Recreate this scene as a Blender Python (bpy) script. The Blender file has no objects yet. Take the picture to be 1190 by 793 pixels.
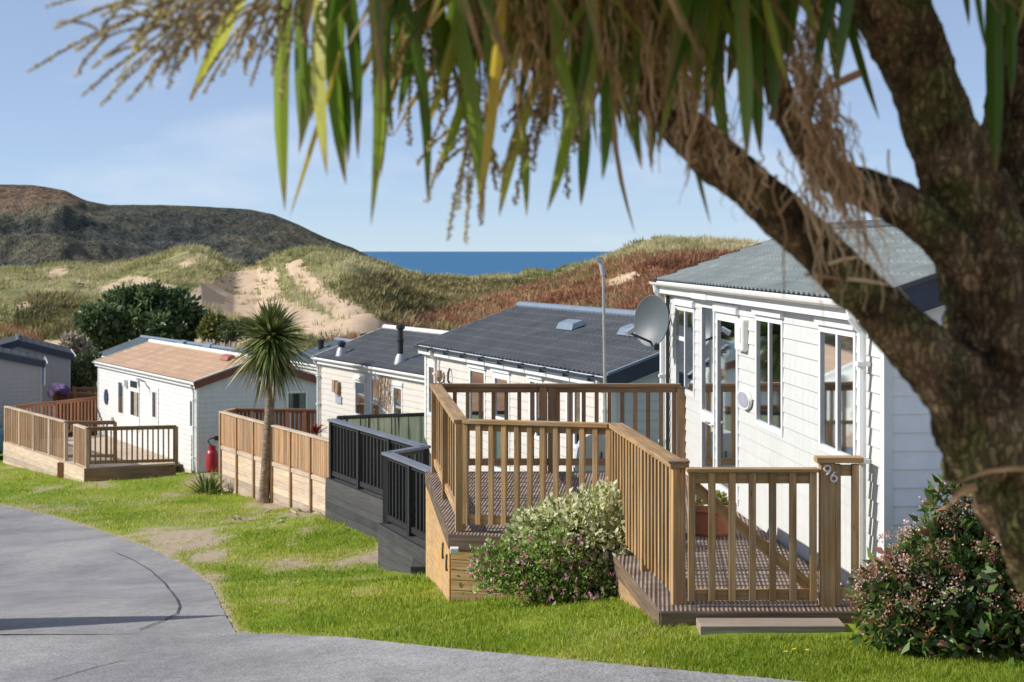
import bpy, math, random
import numpy as np
from mathutils import Vector, Matrix
random.seed(7)
RNG = np.random.default_rng(11)
F = 2100.0; HX = 595.0; HY = 292.0          # focal length and horizon of the photograph in its own pixels
scene = bpy.context.scene
col = scene.collection

def P(px, py, Y): return Vector(((px-HX)/F*Y, Y, -(py-HY)/F*Y))
def X_(px, Y): return (px-HX)/F*Y
def Z_(py, Y): return -(py-HY)/F*Y

# ---------------------------------------------------------------- noise
_perm = np.random.default_rng(3).permutation(256); _perm = np.concatenate([_perm, _perm, _perm])
_grad = np.random.default_rng(4).normal(size=(256, 2)); _grad /= np.linalg.norm(_grad, axis=1)[:, None]
def perlin(x, y):
    x = np.asarray(x, float); y = np.asarray(y, float)
    xi = np.floor(x).astype(int); yi = np.floor(y).astype(int); xf = x-xi; yf = y-yi
    u = xf**3*(xf*(xf*6-15)+10); v = yf**3*(yf*(yf*6-15)+10)
    def g(a, b, dx, dy):
        k = _grad[_perm[(_perm[a & 255]+b) & 255]]
        return k[..., 0]*dx+k[..., 1]*dy
    n00 = g(xi, yi, xf, yf); n10 = g(xi+1, yi, xf-1, yf); n01 = g(xi, yi+1, xf, yf-1); n11 = g(xi+1, yi+1, xf-1, yf-1)
    return (n00*(1-u)+n10*u)*(1-v)+(n01*(1-u)+n11*u)*v
def fbm(x, y, o=4):
    s = 0; a = 1.0
    for i in range(o):
        s = s+a*perlin(np.asarray(x)*2**i+17.3*i, np.asarray(y)*2**i+9.1*i); a *= .5
    return s

# ---------------------------------------------------------------- materials
MATS = {}
class NT:
    def __init__(s, name):
        s.m = bpy.data.materials.new(name); s.m.use_nodes = True
        s.t = s.m.node_tree; s.n = s.t.nodes; s.l = s.t.links; s.n.clear()
        s.out = s.n.new('ShaderNodeOutputMaterial')
    def add(s, typ, **kw):
        nd = s.n.new(typ)
        for k, v in kw.items():
            if k.startswith('_'): nd.inputs[k[1:].replace('_', ' ')].default_value = v
            else: setattr(nd, k, v)
        return nd
    def link(s, a, b): s.l.new(a, b)
    def coord(s, kind='Object', scale=(1, 1, 1), attr=None):
        if attr:
            a = s.add('ShaderNodeAttribute', attribute_name=attr); o = a.outputs['Vector']
        else:
            a = s.add('ShaderNodeTexCoord'); o = a.outputs[kind]
        mp = s.add('ShaderNodeMapping'); mp.inputs['Scale'].default_value = scale
        s.link(o, mp.inputs['Vector']); return mp.outputs['Vector']
    def noise(s, vec, scale, detail=4, rough=.55):
        nd = s.add('ShaderNodeTexNoise'); nd.inputs['Scale'].default_value = scale
        nd.inputs['Detail'].default_value = detail; nd.inputs['Roughness'].default_value = rough
        s.link(vec, nd.inputs['Vector']); return nd.outputs['Fac']
    def ramp(s, fac, stops, interp='LINEAR'):
        r = s.add('ShaderNodeValToRGB'); cr = r.color_ramp; cr.interpolation = interp
        while len(cr.elements) < len(stops): cr.elements.new(.5)
        for e, (p, c) in zip(cr.elements, stops):
            e.position = p; e.color = (*c, 1) if len(c) == 3 else c
        s.link(fac, r.inputs['Fac']); return r.outputs['Color']
    def mix(s, fac, a, b, typ='MIX'):
        m = s.add('ShaderNodeMix', data_type='RGBA', blend_type=typ)
        for inp, v in ((m.inputs[0], fac), (m.inputs[6], a), (m.inputs[7], b)):
            if hasattr(v, 'is_output') or hasattr(v, 'links'): s.link(v, inp)
            elif isinstance(v, (int, float)): inp.default_value = v
            else: inp.default_value = (*v, 1)
        return m.outputs[2]
    def math(s, op, a, b=0.0, c=None):
        m = s.add('ShaderNodeMath', operation=op)
        for i, v in enumerate((a, b) if c is None else (a, b, c)):
            if hasattr(v, 'links'): s.link(v, m.inputs[i])
            else: m.inputs[i].default_value = v
        return m.outputs[0]
    def bump(s, h, strength, dist):
        b = s.add('ShaderNodeBump'); b.inputs['Strength'].default_value = strength; b.inputs['Distance'].default_value = dist
        s.link(h, b.inputs['Height']); return b.outputs['Normal']
    def principled(s, colr, rough=.6, metal=0, spec=.5, normal=None, transl=0.0):
        p = s.add('ShaderNodeBsdfPrincipled')
        if hasattr(colr, 'links'): s.link(colr, p.inputs['Base Color'])
        else: p.inputs['Base Color'].default_value = (*colr, 1)
        p.inputs['Roughness'].default_value = rough; p.inputs['Metallic'].default_value = metal
        p.inputs['Specular IOR Level'].default_value = spec
        if normal is not None: s.link(normal, p.inputs['Normal'])
        res = p.outputs[0]
        if transl:
            t = s.add('ShaderNodeBsdfTranslucent')
            if hasattr(colr, 'links'): s.link(colr, t.inputs['Color'])
            else: t.inputs['Color'].default_value = (*colr, 1)
            mx = s.add('ShaderNodeMixShader'); mx.inputs[0].default_value = transl
            s.link(res, mx.inputs[1]); s.link(t.outputs[0], mx.inputs[2]); res = mx.outputs[0]
        s.link(res, s.out.inputs['Surface']); return p

def pmat(name, c, rough=.6, var=.12, scale=6, bump=0, bscale=40, metal=0, spec=.5, transl=0):
    if name in MATS: return MATS[name]
    t = NT(name); v = t.coord()
    n = t.noise(v, scale)
    cc = t.ramp(n, [(.3, tuple(x*(1-var) for x in c)), (.7, tuple(min(1, x*(1+var)) for x in c))])
    nm = t.bump(t.noise(v, bscale), 1.0, bump) if bump else None
    t.principled(cc, rough, metal, spec, nm, transl)
    MATS[name] = t.m; return t.m

def wood(name, c1, c2, c3, rough=.75, grey=.0):
    t = NT(name); v = t.coord(attr='wood_co', scale=(1.2, 22, 22)); v2 = t.coord(attr='wood_co', scale=(1, 1, 1))
    g = t.noise(v, 1.6, 6, .65); b = t.noise(v2, 1.1, 3)
    a = t.add('ShaderNodeAttribute', attribute_name='rnd')
    cc = t.ramp(g, [(.3, c1), (.52, c2), (.72, c3)])
    tone = t.math('ADD', t.math('MULTIPLY', a.outputs['Fac'], .45), t.math('MULTIPLY', b, .55))
    cc = t.mix(1.0, cc, t.ramp(tone, [(.15, (.52, .51, .50)), (.5, (.92, .92, .92)), (.85, (1.3, 1.25, 1.15))]), 'MULTIPLY')
    # knots
    vo = t.add('ShaderNodeTexVoronoi'); vo.inputs['Scale'].default_value = 2.2
    t.link(t.coord(attr='wood_co', scale=(1.3, 5, 5)), vo.inputs['Vector'])
    k = t.ramp(vo.outputs['Distance'], [(.03, (.35, .27, .2)), (.1, (1, 1, 1))])
    cc = t.mix(.8, cc, k, 'MULTIPLY')
    cc = t.mix(t.math('MULTIPLY', t.ramp(t.noise(v2, 2.3, 4), [(.45, (0, 0, 0)), (.7, (1, 1, 1))]), .3), cc, tuple(sum(c2)/3*k for k in (1.1, 1.03, .93)))
    nm = t.bump(g, .5, .003)
    t.principled(cc, rough, 0, .3, nm); MATS[name] = t.m; return t.m

def leafmat(name, stops, rough=.45, transl=.3, spec=.4, tip=None):
    t = NT(name); a = t.add('ShaderNodeAttribute', attribute_name='rnd')
    cc = t.ramp(a.outputs['Fac'], stops)
    if tip:
        b = t.add('ShaderNodeAttribute', attribute_name='along')
        blot = t.noise(t.coord(attr='wood_co', scale=(14, 3, 1)), 1.0, 4); rib = t.noise(t.coord(attr='wood_co', scale=(1.5, 14, 1)), 1.0, 3, .7)
        cc = t.mix(.75, cc, t.ramp(rib, [(.35, (.55, .6, .5)), (.65, (1.35, 1.3, 1.2))]), 'MULTIPLY')
        f2 = t.math('ADD', b.outputs['Fac'], t.math('MULTIPLY', t.math('SUBTRACT', blot, .5), .9))
        cc = t.mix(t.ramp(f2, [(.70, (0, 0, 0)), (.95, (1, 1, 1))]), cc, tip)
    t.principled(cc, rough, 0, spec, None, transl); MATS[name] = t.m; return t.m

def make_materials():
    wood('fresh_timber', (.27, .155, .062), (.44, .27, .12), (.60, .41, .21))
    wood('decking_brown', (.10, .065, .042), (.18, .12, .08), (.27, .19, .13))
    wood('weathered_step', (.20, .15, .12), (.31, .245, .20), (.42, .35, .29))
    wood('brown_timber', (.20, .115, .055), (.32, .19, .10), (.44, .29, .165))
    wood('pale_timber', (.44, .31, .22), (.58, .45, .34), (.70, .58, .46))
    wood('orange_timber', (.32, .17, .085), (.44, .26, .14), (.55, .36, .22))
    wood('red_timber', (.26, .10, .045), (.37, .16, .08), (.46, .23, .12))
    wood('dark_stain', (.012, .012, .014), (.022, .022, .026), (.04, .04, .045), .55)
    wood('grey_plank', (.045, .043, .045), (.065, .063, .066), (.09, .088, .09), .7)
    wood('blue_rail', (.10, .12, .16), (.13, .155, .20), (.17, .20, .25), .5)
    # deck boards: grooved, with joints
    t = NT('deck_boards'); v = t.coord()
    w = t.add('ShaderNodeTexWave', wave_type='BANDS', bands_direction='X', wave_profile='SAW'); w.inputs['Scale'].default_value = 1.1; w.inputs['Distortion'].default_value = 0
    vr = t.add('ShaderNodeVectorRotate', rotation_type='Z_AXIS'); vr.inputs['Angle'].default_value = .08; t.link(v, vr.inputs['Vector'])
    t.link(vr.outputs[0], w.inputs['Vector'])
    w2 = t.add('ShaderNodeTexWave', wave_type='BANDS', bands_direction='X'); w2.inputs['Scale'].default_value = 9; t.link(vr.outputs[0], w2.inputs['Vector'])
    w3 = t.add('ShaderNodeTexWave', wave_type='BANDS', bands_direction='Y', wave_profile='SAW'); w3.inputs['Scale'].default_value = .45; t.link(vr.outputs[0], w3.inputs['Vector'])
    n = t.noise(v, 5); n2 = t.noise(t.coord(scale=(25, 2, 1)), 2)
    cc = t.ramp(n, [(.3, (.17, .125, .10)), (.7, (.32, .25, .205))])
    cc = t.mix(.7, cc, t.ramp(n2, [(.3, (.6, .6, .6)), (.7, (1.2, 1.2, 1.2))]), 'MULTIPLY')
    gap = t.ramp(w.outputs['Fac'], [(.0, (.12, .1, .1)), (.06, (1, 1, 1))])
    gap3 = t.ramp(w3.outputs['Fac'], [(.0, (.12, .1, .1)), (.022, (1, 1, 1))])
    cc = t.mix(1, cc, gap, 'MULTIPLY'); cc = t.mix(1, cc, gap3, 'MULTIPLY')
    cc = t.mix(1, cc, t.ramp(w2.outputs['Fac'], [(.1, (.55, .52, .5)), (.6, (1.15, 1.15, 1.15))]), 'MULTIPLY')
    t.principled(cc, .8, 0, .2, t.bump(w2.outputs['Fac'], .8, .01)); MATS['deck_boards'] = t.m
    # painted cladding; the gable tone has the cool cast of shade put in
    for nm, c in (('white_cladding', (.61, .62, .60)), ('cream_cladding', (.64, .61, .55)), ('ivory_cladding', (.64, .60, .54)), ('bright_cladding', (.70, .705, .69)), ('shade_tint_cladding', (.66, .68, .73)), ('taupe_cladding', (.42, .40, .41))):
        t = NT(nm); v = t.coord(scale=(1, 1, 1)); n = t.noise(t.coord(scale=(1, 1, 6)), 1.2, 5); s_ = t.noise(t.coord(scale=(9, 9, .8)), 1.5, 4)
        cc = t.ramp(n, [(.3, tuple(x*.95 for x in c)), (.65, c)])
        cc = t.mix(.5, cc, t.ramp(s_, [(.3, (.80, .80, .74)), (.55, (1, 1, 1))]), 'MULTIPLY')
        t.principled(cc, .45, 0, .4, t.bump(t.noise(t.coord(scale=(.6, .6, 14)), 14), .3, .002)); MATS[nm] = t.m
    pmat('white_upvc', (.76, .77, .77), .3, .03)
    pmat('cream_trim', (.74, .73, .69), .4, .05)
    pmat('navy_fascia', (.03, .042, .075), .35, .2)
    pmat('grey_metal', (.42, .44, .47), .45, .1, metal=.2)
    pmat('steel', (.55, .56, .57), .35, .15, metal=.7, scale=20)
    pmat('black_plastic', (.02, .02, .022), .4, .2)
    pmat('red_fascia', (.17, .05, .035), .5, .15)
    pmat('shade_lifted_white', (.86, .88, .91), .5, .04)  # near end wall: colour lifted above the side wall to offset its shade
    pmat('brown_fibre', (.30, .20, .13), .9, .3)
    pmat('curtain', (.78, .80, .78), .8, .1, transl=.4)
    pmat('curtain_beige', (.45, .40, .30), .8, .15, transl=.3)
    pmat('blue_pane', (.12, .22, .36), .2, .1)
    pmat('dish_grey', (.10, .12, .13), .5, .06)
    pmat('red_paint', (.36, .015, .025), .35, .12)
    pmat('car_paint', (.06, .17, .22), .25, .05, metal=.3)
    pmat('dark_glass', (.02, .03, .035), .08, .1)
    pmat('rubber', (.02, .02, .02), .8, .1)
    pmat('terracotta', (.45, .17, .09), .8, .18, bump=.002)
    pmat('soil', (.10, .07, .045), .95, .3, bump=.01)
    pmat('canvas', (.30, .33, .24), .85, .12, 3, transl=.25)
    pmat('lilac_cloth', (.66, .44, .70), .9, .35, 8)
    pmat('purple_cloth', (.13, .06, .22), .9, .3, 8)
    pmat('yellow_plastic', (.75, .52, .06), .5, .1)
    pmat('green_plastic', (.06, .35, .10), .45, .1)
    pmat('slate_oval', (.33, .35, .40), .5, .1)
    pmat('navy_sign', (.03, .04, .09), .5, .1)
    pmat('stone_white', (.72, .70, .66), .7, .08)
    pmat('cover_grey', (.40, .42, .46), .6, .05)
    pmat('iron', (.045, .035, .03), .5, .3)
    pmat('mast_metal', (.50, .47, .44), .4, .15, metal=.5)
    pmat('block_wall', (.55, .47, .40), .9, .12, 3, bump=.01)
    # roofs
    for nm, c, c2 in (('slate_roof', (.055, .06, .066), (.095, .10, .11)), ('green_grey_roof', (.16, .185, .18), (.24, .27, .265)), ('brown_roof', (.40, .25, .15), (.54, .35, .22)), ('bluegrey_roof', (.085, .11, .125), (.12, .15, .165))):
        t = NT(nm); v = t.coord(); n = t.noise(v, 1.5, 5); n2 = t.noise(v, 14, 4)
        cc = t.ramp(n, [(.3, c), (.7, c2)]); cc = t.mix(.5, cc, t.ramp(n2, [(.3, (.75, .75, .75)), (.7, (1.2, 1.2, 1.18))]), 'MULTIPLY')
        t.principled(cc, .5, 0, .4, t.bump(n2, .4, .004)); MATS[nm] = t.m
    # glass: reflects, and shows the room behind it
    t = NT('window_glass'); tr = t.add('ShaderNodeBsdfTransparent'); tr.inputs[0].default_value = (.78, .86, .84, 1)
    gl = t.add('ShaderNodeBsdfGlossy'); gl.inputs['Roughness'].default_value = .03; gl.inputs[0].default_value = (.9, .97, .97, 1)
    lw = t.add('ShaderNodeFresnel'); lw.inputs['IOR'].default_value = 1.42
    mx = t.add('ShaderNodeMixShader'); t.link(lw.outputs[0], mx.inputs[0]); t.link(tr.outputs[0], mx.inputs[1]); t.link(gl.outputs[0], mx.inputs[2]); t.link(mx.outputs[0], t.out.inputs[0]); MATS['window_glass'] = t.m
    # bark
    t = NT('bark'); v = t.coord(); n = t.noise(v, 9, 6, .65); n2 = t.noise(v, 45, 4); vs = t.noise(t.coord(scale=(30, 30, 7)), 1.5, 4)
    cc = t.ramp(n, [(.3, (.04, .027, .016)), (.46, (.15, .10, .055)), (.57, (.32, .22, .12)), (.72, (.52, .40, .24))])
    cc = t.mix(t.ramp(t.noise(v, 5, 3), [(.5, (0, 0, 0)), (.66, (1, 1, 1))]), cc, t.ramp(n2, [(.35, (.10, .12, .03)), (.65, (.26, .26, .10))]))
    cc = t.mix(t.ramp(t.noise(v, 13, 2), [(.70, (0, 0, 0)), (.80, (.6, .6, .6))]), cc, (.24, .25, .17))
    vo = t.add('ShaderNodeTexVoronoi', feature='DISTANCE_TO_EDGE'); vo.inputs['Scale'].default_value = 1.0; dv = t.add('ShaderNodeVectorMath', operation='ADD'); t.link(t.coord(scale=(55, 55, 14)), dv.inputs[0]); nn = t.add('ShaderNodeTexNoise'); nn.inputs['Scale'].default_value = 22; nn.inputs['Detail'].default_value = 5; t.link(v, nn.inputs['Vector']); sc_ = t.add('ShaderNodeVectorMath', operation='SCALE'); sc_.inputs['Scale'].default_value = 2.6; t.link(nn.outputs['Color'], sc_.inputs[0]); t.link(sc_.outputs[0], dv.inputs[1]); t.link(dv.outputs[0], vo.inputs['Vector'])
    crack = t.ramp(vo.outputs['Distance'], [(.0, (.25, .22, .2)), (.16, (1, 1, 1))]); cc = t.mix(.4, cc, crack, 'MULTIPLY')
    h = t.math('ADD', t.math('ADD', t.math('MULTIPLY', n2, .6), t.math('MULTIPLY', vs, 1.0)), t.math('MINIMUM', t.math('MULTIPLY', vo.outputs['Distance'], 3.0), .6))
    t.principled(cc, .95, 0, .1, t.bump(h, 1.0, .035)); MATS['bark'] = t.m
    t = NT('palm_bark'); v = t.coord(); n = t.noise(v, 8, 5); w = t.noise(t.coord(scale=(2, 2, 16)), 1.5, 4)
    cc = t.ramp(n, [(.3, (.16, .11, .08)), (.7, (.33, .25, .19))]); t.principled(cc, .95, 0, .1, t.bump(w, 1, .04)); MATS['palm_bark'] = t.m
    # foliage
    leafmat('sword_leaf', [(0, (.05, .11, .018)), (.3, (.13, .24, .025)), (.6, (.34, .46, .05)), (.85, (.60, .60, .10)), (1, (.85, .50, .04))], .3, .5, .5, (.30, .17, .07))
    leafmat('dead_leaf', [(0, (.32, .19, .09)), (.5, (.60, .41, .22)), (1, (.86, .68, .44))], .8, .3, .2)
    leafmat('palm_leaf', [(0, (.07, .12, .03)), (.55, (.18, .25, .07)), (1, (.42, .44, .20))], .35, .2, .5, (.20, .16, .07))
    leafmat('palm_dry', [(0, (.18, .13, .07)), (1, (.36, .29, .16))], .7, .2, .2)
    leafmat('bud', [(0, (.42, .34, .12)), (.6, (.74, .64, .30)), (1, (.88, .82, .52))], .6, .35, .3)
    leafmat('variegated_leaf', [(0, (.16, .22, .06)), (.2, (.34, .40, .13)), (.38, (.70, .70, .38)), (1, (.92, .90, .68))], .45, .5, .3)
    leafmat('fuchsia_leaf', [(0, (.12, .20, .04)), (.6, (.28, .40, .08)), (1, (.52, .58, .22))], .45, .3, .4)
    leafmat('pink_petal', [(0, (.45, .03, .25)), (.35, (.72, .12, .42)), (.6, (.86, .50, .60)), (1, (.90, .80, .74))], .5, .3, .3)
    leafmat('viburnum_leaf', [(0, (.045, .09, .02)), (.5, (.10, .17, .04)), (.72, (.20, .26, .07)), (.8, (.30, .15, .08)), (1, (.38, .16, .10))], .22, .15, .6)
    leafmat('viburnum_flower', [(0, (.38, .17, .10)), (.4, (.60, .32, .22)), (.65, (.82, .58, .54)), (1, (.92, .84, .80))], .6, .3, .3)
    leafmat('dark_leaf', [(0, (.05, .085, .035)), (.6, (.14, .20, .08)), (1, (.30, .36, .17))], .45, .2, .4)
    leafmat('olive_leaf', [(0, (.05, .075, .03)), (.6, (.12, .16, .065)), (1, (.24, .28, .13))], .5, .2, .3)
    leafmat('yellow_leaf', [(0, (.10, .12, .03)), (1, (.35, .34, .10))], .5, .25, .3)
    leafmat('pampas', [(0, (.30, .25, .18)), (1, (.62, .56, .45))], .8, .3, .2)
    leafmat('turf_blade', [(0, (.13, .21, .014)), (.5, (.28, .37, .030)), (.78, (.50, .50, .09)), (1, (.64, .54, .26))], .5, .4, .3)
    leafmat('marram', [(0, (.10, .125, .04)), (.28, (.24, .25, .09)), (.6, (.43, .40, .19)), (1, (.68, .58, .38))], .6, .3, .2)
    leafmat('bracken', [(0, (.14, .07, .04)), (.4, (.34, .16, .09)), (.7, (.48, .29, .17)), (.85, (.40, .33, .17)), (1, (.22, .25, .09))], .7, .25, .2)
    leafmat('scrub', [(0, (.07, .075, .03)), (.5, (.20, .18, .07)), (1, (.38, .31, .15))], .6, .2, .2)
    leafmat('red_leaf', [(0, (.35, .03, .02)), (1, (.60, .16, .04))], .5, .3, .3)
    leafmat('dandelion', [(0, (.80, .62, .02)), (1, (.85, .70, .05))], .6, .2, .2)

# ---------------------------------------------------------------- mesh builder
class MB:
    def __init__(s): s.v = []; s.f = []; s.c = []; s.r = []; s.a = []
    def add(s, vs, fs, co=None, rnd=None, along=None):
        o = len(s.v); s.v += [tuple(p) for p in vs]; s.f += [tuple(i+o for i in f) for f in fs]
        if co is None: co = vs
        off = random.random()*50
        s.c += [(c[0]+off, c[1]+off, c[2]) for c in co]
        rr = random.random() if rnd is None else rnd
        s.r += [rr]*len(vs); s.a += (along if along is not None else [0]*len(vs)); return s
    def bar(s, p, q, w, h, up=(0, 0, 1), rnd=None):
        p = Vector(p); q = Vector(q); d = (q-p); L = d.length; d.normalize(); up = Vector(up)
        if abs(d.dot(up)) > .95: up = Vector((0, 1, 0)) if abs(d.y) < .9 else Vector((1, 0, 0))
        sd = d.cross(up).normalized(); u = sd.cross(d).normalized()
        vs = []; co = []
        for e, t in ((p, 0), (q, L)):
            for a, b in ((-1, -1), (1, -1), (1, 1), (-1, 1)):
                vs.append(e+sd*(a*w/2)+u*(b*h/2)); co.append((t, a*w/2, b*h/2))
        return s.add(vs, [(0, 3, 2, 1), (4, 5, 6, 7), (0, 1, 5, 4), (1, 2, 6, 5), (2, 3, 7, 6), (3, 0, 4, 7)], co, rnd)
    def box(s, x0, y0, z0, x1, y1, z1, rnd=None):
        vs = [(x0, y0, z0), (x1, y0, z0), (x1, y1, z0), (x0, y1, z0), (x0, y0, z1), (x1, y0, z1), (x1, y1, z1), (x0, y1, z1)]
        ax = sorted(range(3), key=lambda i: -abs((x1-x0, y1-y0, z1-z0)[i])); co = [(p[ax[0]], p[ax[1]], p[ax[2]]) for p in vs]
        return s.add(vs, [(0, 3, 2, 1), (4, 5, 6, 7), (0, 1, 5, 4), (1, 2, 6, 5), (2, 3, 7, 6), (3, 0, 4, 7)], co, rnd)
    def quad(s, a, b, c, d, rnd=None): return s.add([a, b, c, d], [(0, 1, 2, 3)], None, rnd)
    def prism(s, pts, z0, z1, rnd=None):
        n = len(pts)
        vs = [(p[0], p[1], z0) for p in pts]+[(p[0], p[1], z1) for p in pts]
        fs = [tuple(range(n-1, -1, -1)), tuple(range(n, 2*n))]+[(i, (i+1) % n, n+(i+1) % n, n+i) for i in range(n)]
        return s.add(vs, fs, None, rnd)
    def tube(s, pts, rad, n=8, cap=True, rough=0, rnd=None):
        pts = [Vector(p) for p in pts]
        if not isinstance(rad, (list, tuple)): rad = [rad]*len(pts)
        vs = []; fs = []; co = []
        prev = None; L = 0
        for i, p in enumerate(pts):
            d = (pts[min(i+1, len(pts)-1)]-pts[max(i-1, 0)]).normalized()
            if prev is None: prev = d.orthogonal().normalized()
            a = (prev-d*prev.dot(d)).normalized(); b = d.cross(a); prev = a
            if i: L += (p-pts[i-1]).length
            for k in range(n):
                t = 2*math.pi*k/n; rr = rad[i]
                if rough:
                    cx_ = math.cos(t)*1.6; sx_ = math.sin(t)*1.6; rr *= 1+rough*(float(perlin(cx_+L*2+7, sx_+L*9))*1.2+float(perlin(cx_*3+L*9, sx_*3-L*14))*.6+float(perlin(cx_*7+L*23, sx_*7+L*31))*.35)
                vs.append(p+(a*math.cos(t)+b*math.sin(t))*rr); co.append((L, rr*math.cos(t), rr*math.sin(t)))
        for i in range(len(pts)-1):
            for k in range(n):
                k2 = (k+1) % n; fs.append((i*n+k, i*n+k2, (i+1)*n+k2, (i+1)*n+k))
        if cap: fs.append(tuple(range(n-1, -1, -1))); fs.append(tuple((len(pts)-1)*n+k for k in range(n)))
        return s.add(vs, fs, co, rnd)
    def lathe(s, c, prof, n=16, axis=None, rnd=None):
        c = Vector(c); R = Matrix.Identity(3) if axis is None else Vector((0, 0, 1)).rotation_difference(Vector(axis)).to_matrix()
        vs = []; fs = []
        for r, z in prof:
            for k in range(n):
                t = 2*math.pi*k/n; vs.append(c+R @ Vector((r*math.cos(t), r*math.sin(t), z)))
        for i in range(len(prof)-1):
            for k in range(n):
                k2 = (k+1) % n; fs.append((i*n+k, i*n+k2, (i+1)*n+k2, (i+1)*n+k))
        return s.add(vs, fs, None, rnd)
    def strip(s, pts, widths, side, rnd=None, fold=.25, taper_co=True):
        # a leaf blade: two halves folded along the midrib
        pts = [Vector(p) for p in pts]; side = Vector(side).normalized(); n = len(pts); vs = []; al = []
        for i, p in enumerate(pts):
            d = (pts[min(i+1, n-1)]-pts[max(i-1, 0)]).normalized(); sd = (side-d*side.dot(d)).normalized(); nn = sd.cross(d)
            w = widths[i]/2
            vs += [p-sd*w+nn*w*fold, p, p+sd*w+nn*w*fold]; al += [i/(n-1)]*3
        fs = []; co = []; L = 0
        for i in range(n):
            if i: L += (pts[i]-pts[i-1]).length
            co += [(L, -.5, 0), (L, 0, 0), (L, .5, 0)]
        for i in range(n-1):
            a = 3*i; fs += [(a, a+1, a+4, a+3), (a+1, a+2, a+5, a+4)]
        return s.add(vs, fs, co, rnd, al)
    def build(s, name, m, parent=None, off=None, smooth=False, bevel=0):
        me = bpy.data.meshes.new(name)
        v = s.v
        if off is None and parent is not None: off = parent.get('_org', None)
        if off is not None: ox, oy, oz = off; v = [(a-ox, b-oy, c-oz) for a, b, c in v]
        me.from_pydata(v, [], s.f); me.update()
        at = me.attributes.new('wood_co', 'FLOAT_VECTOR', 'POINT'); at.data.foreach_set('vector', np.array(s.c, np.float32).ravel())
        at = me.attributes.new('rnd', 'FLOAT', 'POINT'); at.data.foreach_set('value', np.array(s.r, np.float32))
        at = me.attributes.new('along', 'FLOAT', 'POINT'); at.data.foreach_set('value', np.array(s.a, np.float32))
        me.materials.append(MATS[m] if isinstance(m, str) else m)
        if smooth: me.shade_smooth()
        o = bpy.data.objects.new(name, me); col.objects.link(o)
        if parent is not None:
            o.parent = parent
            if '_org' in parent: o['_org'] = parent['_org']
        if bevel:
            b = o.modifiers.new('bevel', 'BEVEL'); b.width = bevel; b.segments = 2; b.limit_method = 'ANGLE'
        return o

def npmesh(name, verts, faces, m, rnd=None, attrs=None, smooth=False, parent=None):
    """verts (N,3) array, faces (M,k) array of one size"""
    me = bpy.data.meshes.new(name); verts = np.asarray(verts, np.float32); faces = np.asarray(faces, np.int32)
    if parent is not None and '_org' in parent: verts = verts-np.array(parent['_org'], np.float32)
    k = faces.shape[1]
    me.vertices.add(len(verts)); me.vertices.foreach_set('co', verts.ravel())
    me.loops.add(faces.size); me.loops.foreach_set('vertex_index', faces.ravel())
    me.polygons.add(len(faces)); me.polygons.foreach_set('loop_start', np.arange(0, faces.size, k, dtype=np.int32))
    me.update(calc_edges=True); me.validate()
    if rnd is not None:
        at = me.attributes.new('rnd', 'FLOAT', 'POINT'); at.data.foreach_set('value', np.asarray(rnd, np.float32))
    for kx, vx in (attrs or {}).items():
        at = me.attributes.new(kx, 'FLOAT', 'POINT'); at.data.foreach_set('value', np.asarray(vx, np.float32))
    me.materials.append(MATS[m] if isinstance(m, str) else m)
    if smooth: me.shade_smooth()
    o = bpy.data.objects.new(name, me); col.objects.link(o)
    if parent is not None: o.parent = parent
    return o

def tag(o, label=None, cat=None, group=None, kind=None):
    if label: o['label'] = label
    if cat: o['category'] = cat
    if group: o['group'] = group
    if kind: o['kind'] = kind
    return o
def thing(name, label, cat, loc, group=None, rotz=0, local=False):
    o = bpy.data.objects.new(name, None); col.objects.link(o); o.location = loc; o.rotation_euler = (0, 0, rotz); o.empty_display_size = .2
    if not local: o['_org'] = tuple(float(x) for x in loc)
    return tag(o, label, cat, group)

# leaf clouds ------------------------------------------------------------
def leaves(pos, direc, size, rnd, aspect=.45, fold=.15, rng=RNG):
    """one 4-vertex folded leaf at every position, pointing along direc"""
    n = len(pos); d = direc/np.maximum(np.linalg.norm(direc, axis=1), 1e-6)[:, None]
    r = rng.normal(size=(n, 3)); s = np.cross(d, r); s /= np.maximum(np.linalg.norm(s, axis=1), 1e-6)[:, None]
    nn = np.cross(s, d); sz = np.asarray(size).reshape(-1, 1)*np.ones((n, 1))
    b = pos; t = pos+d*sz; m = pos+d*sz*.45
    l = m-s*sz*aspect/2+nn*sz*fold; rr = m+s*sz*aspect/2+nn*sz*fold
    v = np.stack([b, rr, t, l], 1).reshape(-1, 3); f = np.arange(4*n).reshape(n, 4)
    return v, f, np.repeat(rnd, 4)
def lumpy(n, c, rad, rng, lump=.25, freq=2.2, shell=.55, lower=-1.0, seed=0):
    """points spread through an uneven ellipsoid, dense near its skin"""
    d = rng.normal(size=(n*2, 3)); d /= np.linalg.norm(d, axis=1)[:, None]; d = d[d[:, 2] > lower][:n]; n = len(d)
    k = 1+lump*(fbm(d[:, 0]*freq+seed, d[:, 1]*freq+d[:, 2]*freq*1.3+seed*1.7, 3))*1.6
    rr = (shell+(1-shell)*rng.random(n)**.6)*k
    return np.asarray(c)+d*rr[:, None]*np.asarray(rad), d

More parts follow.
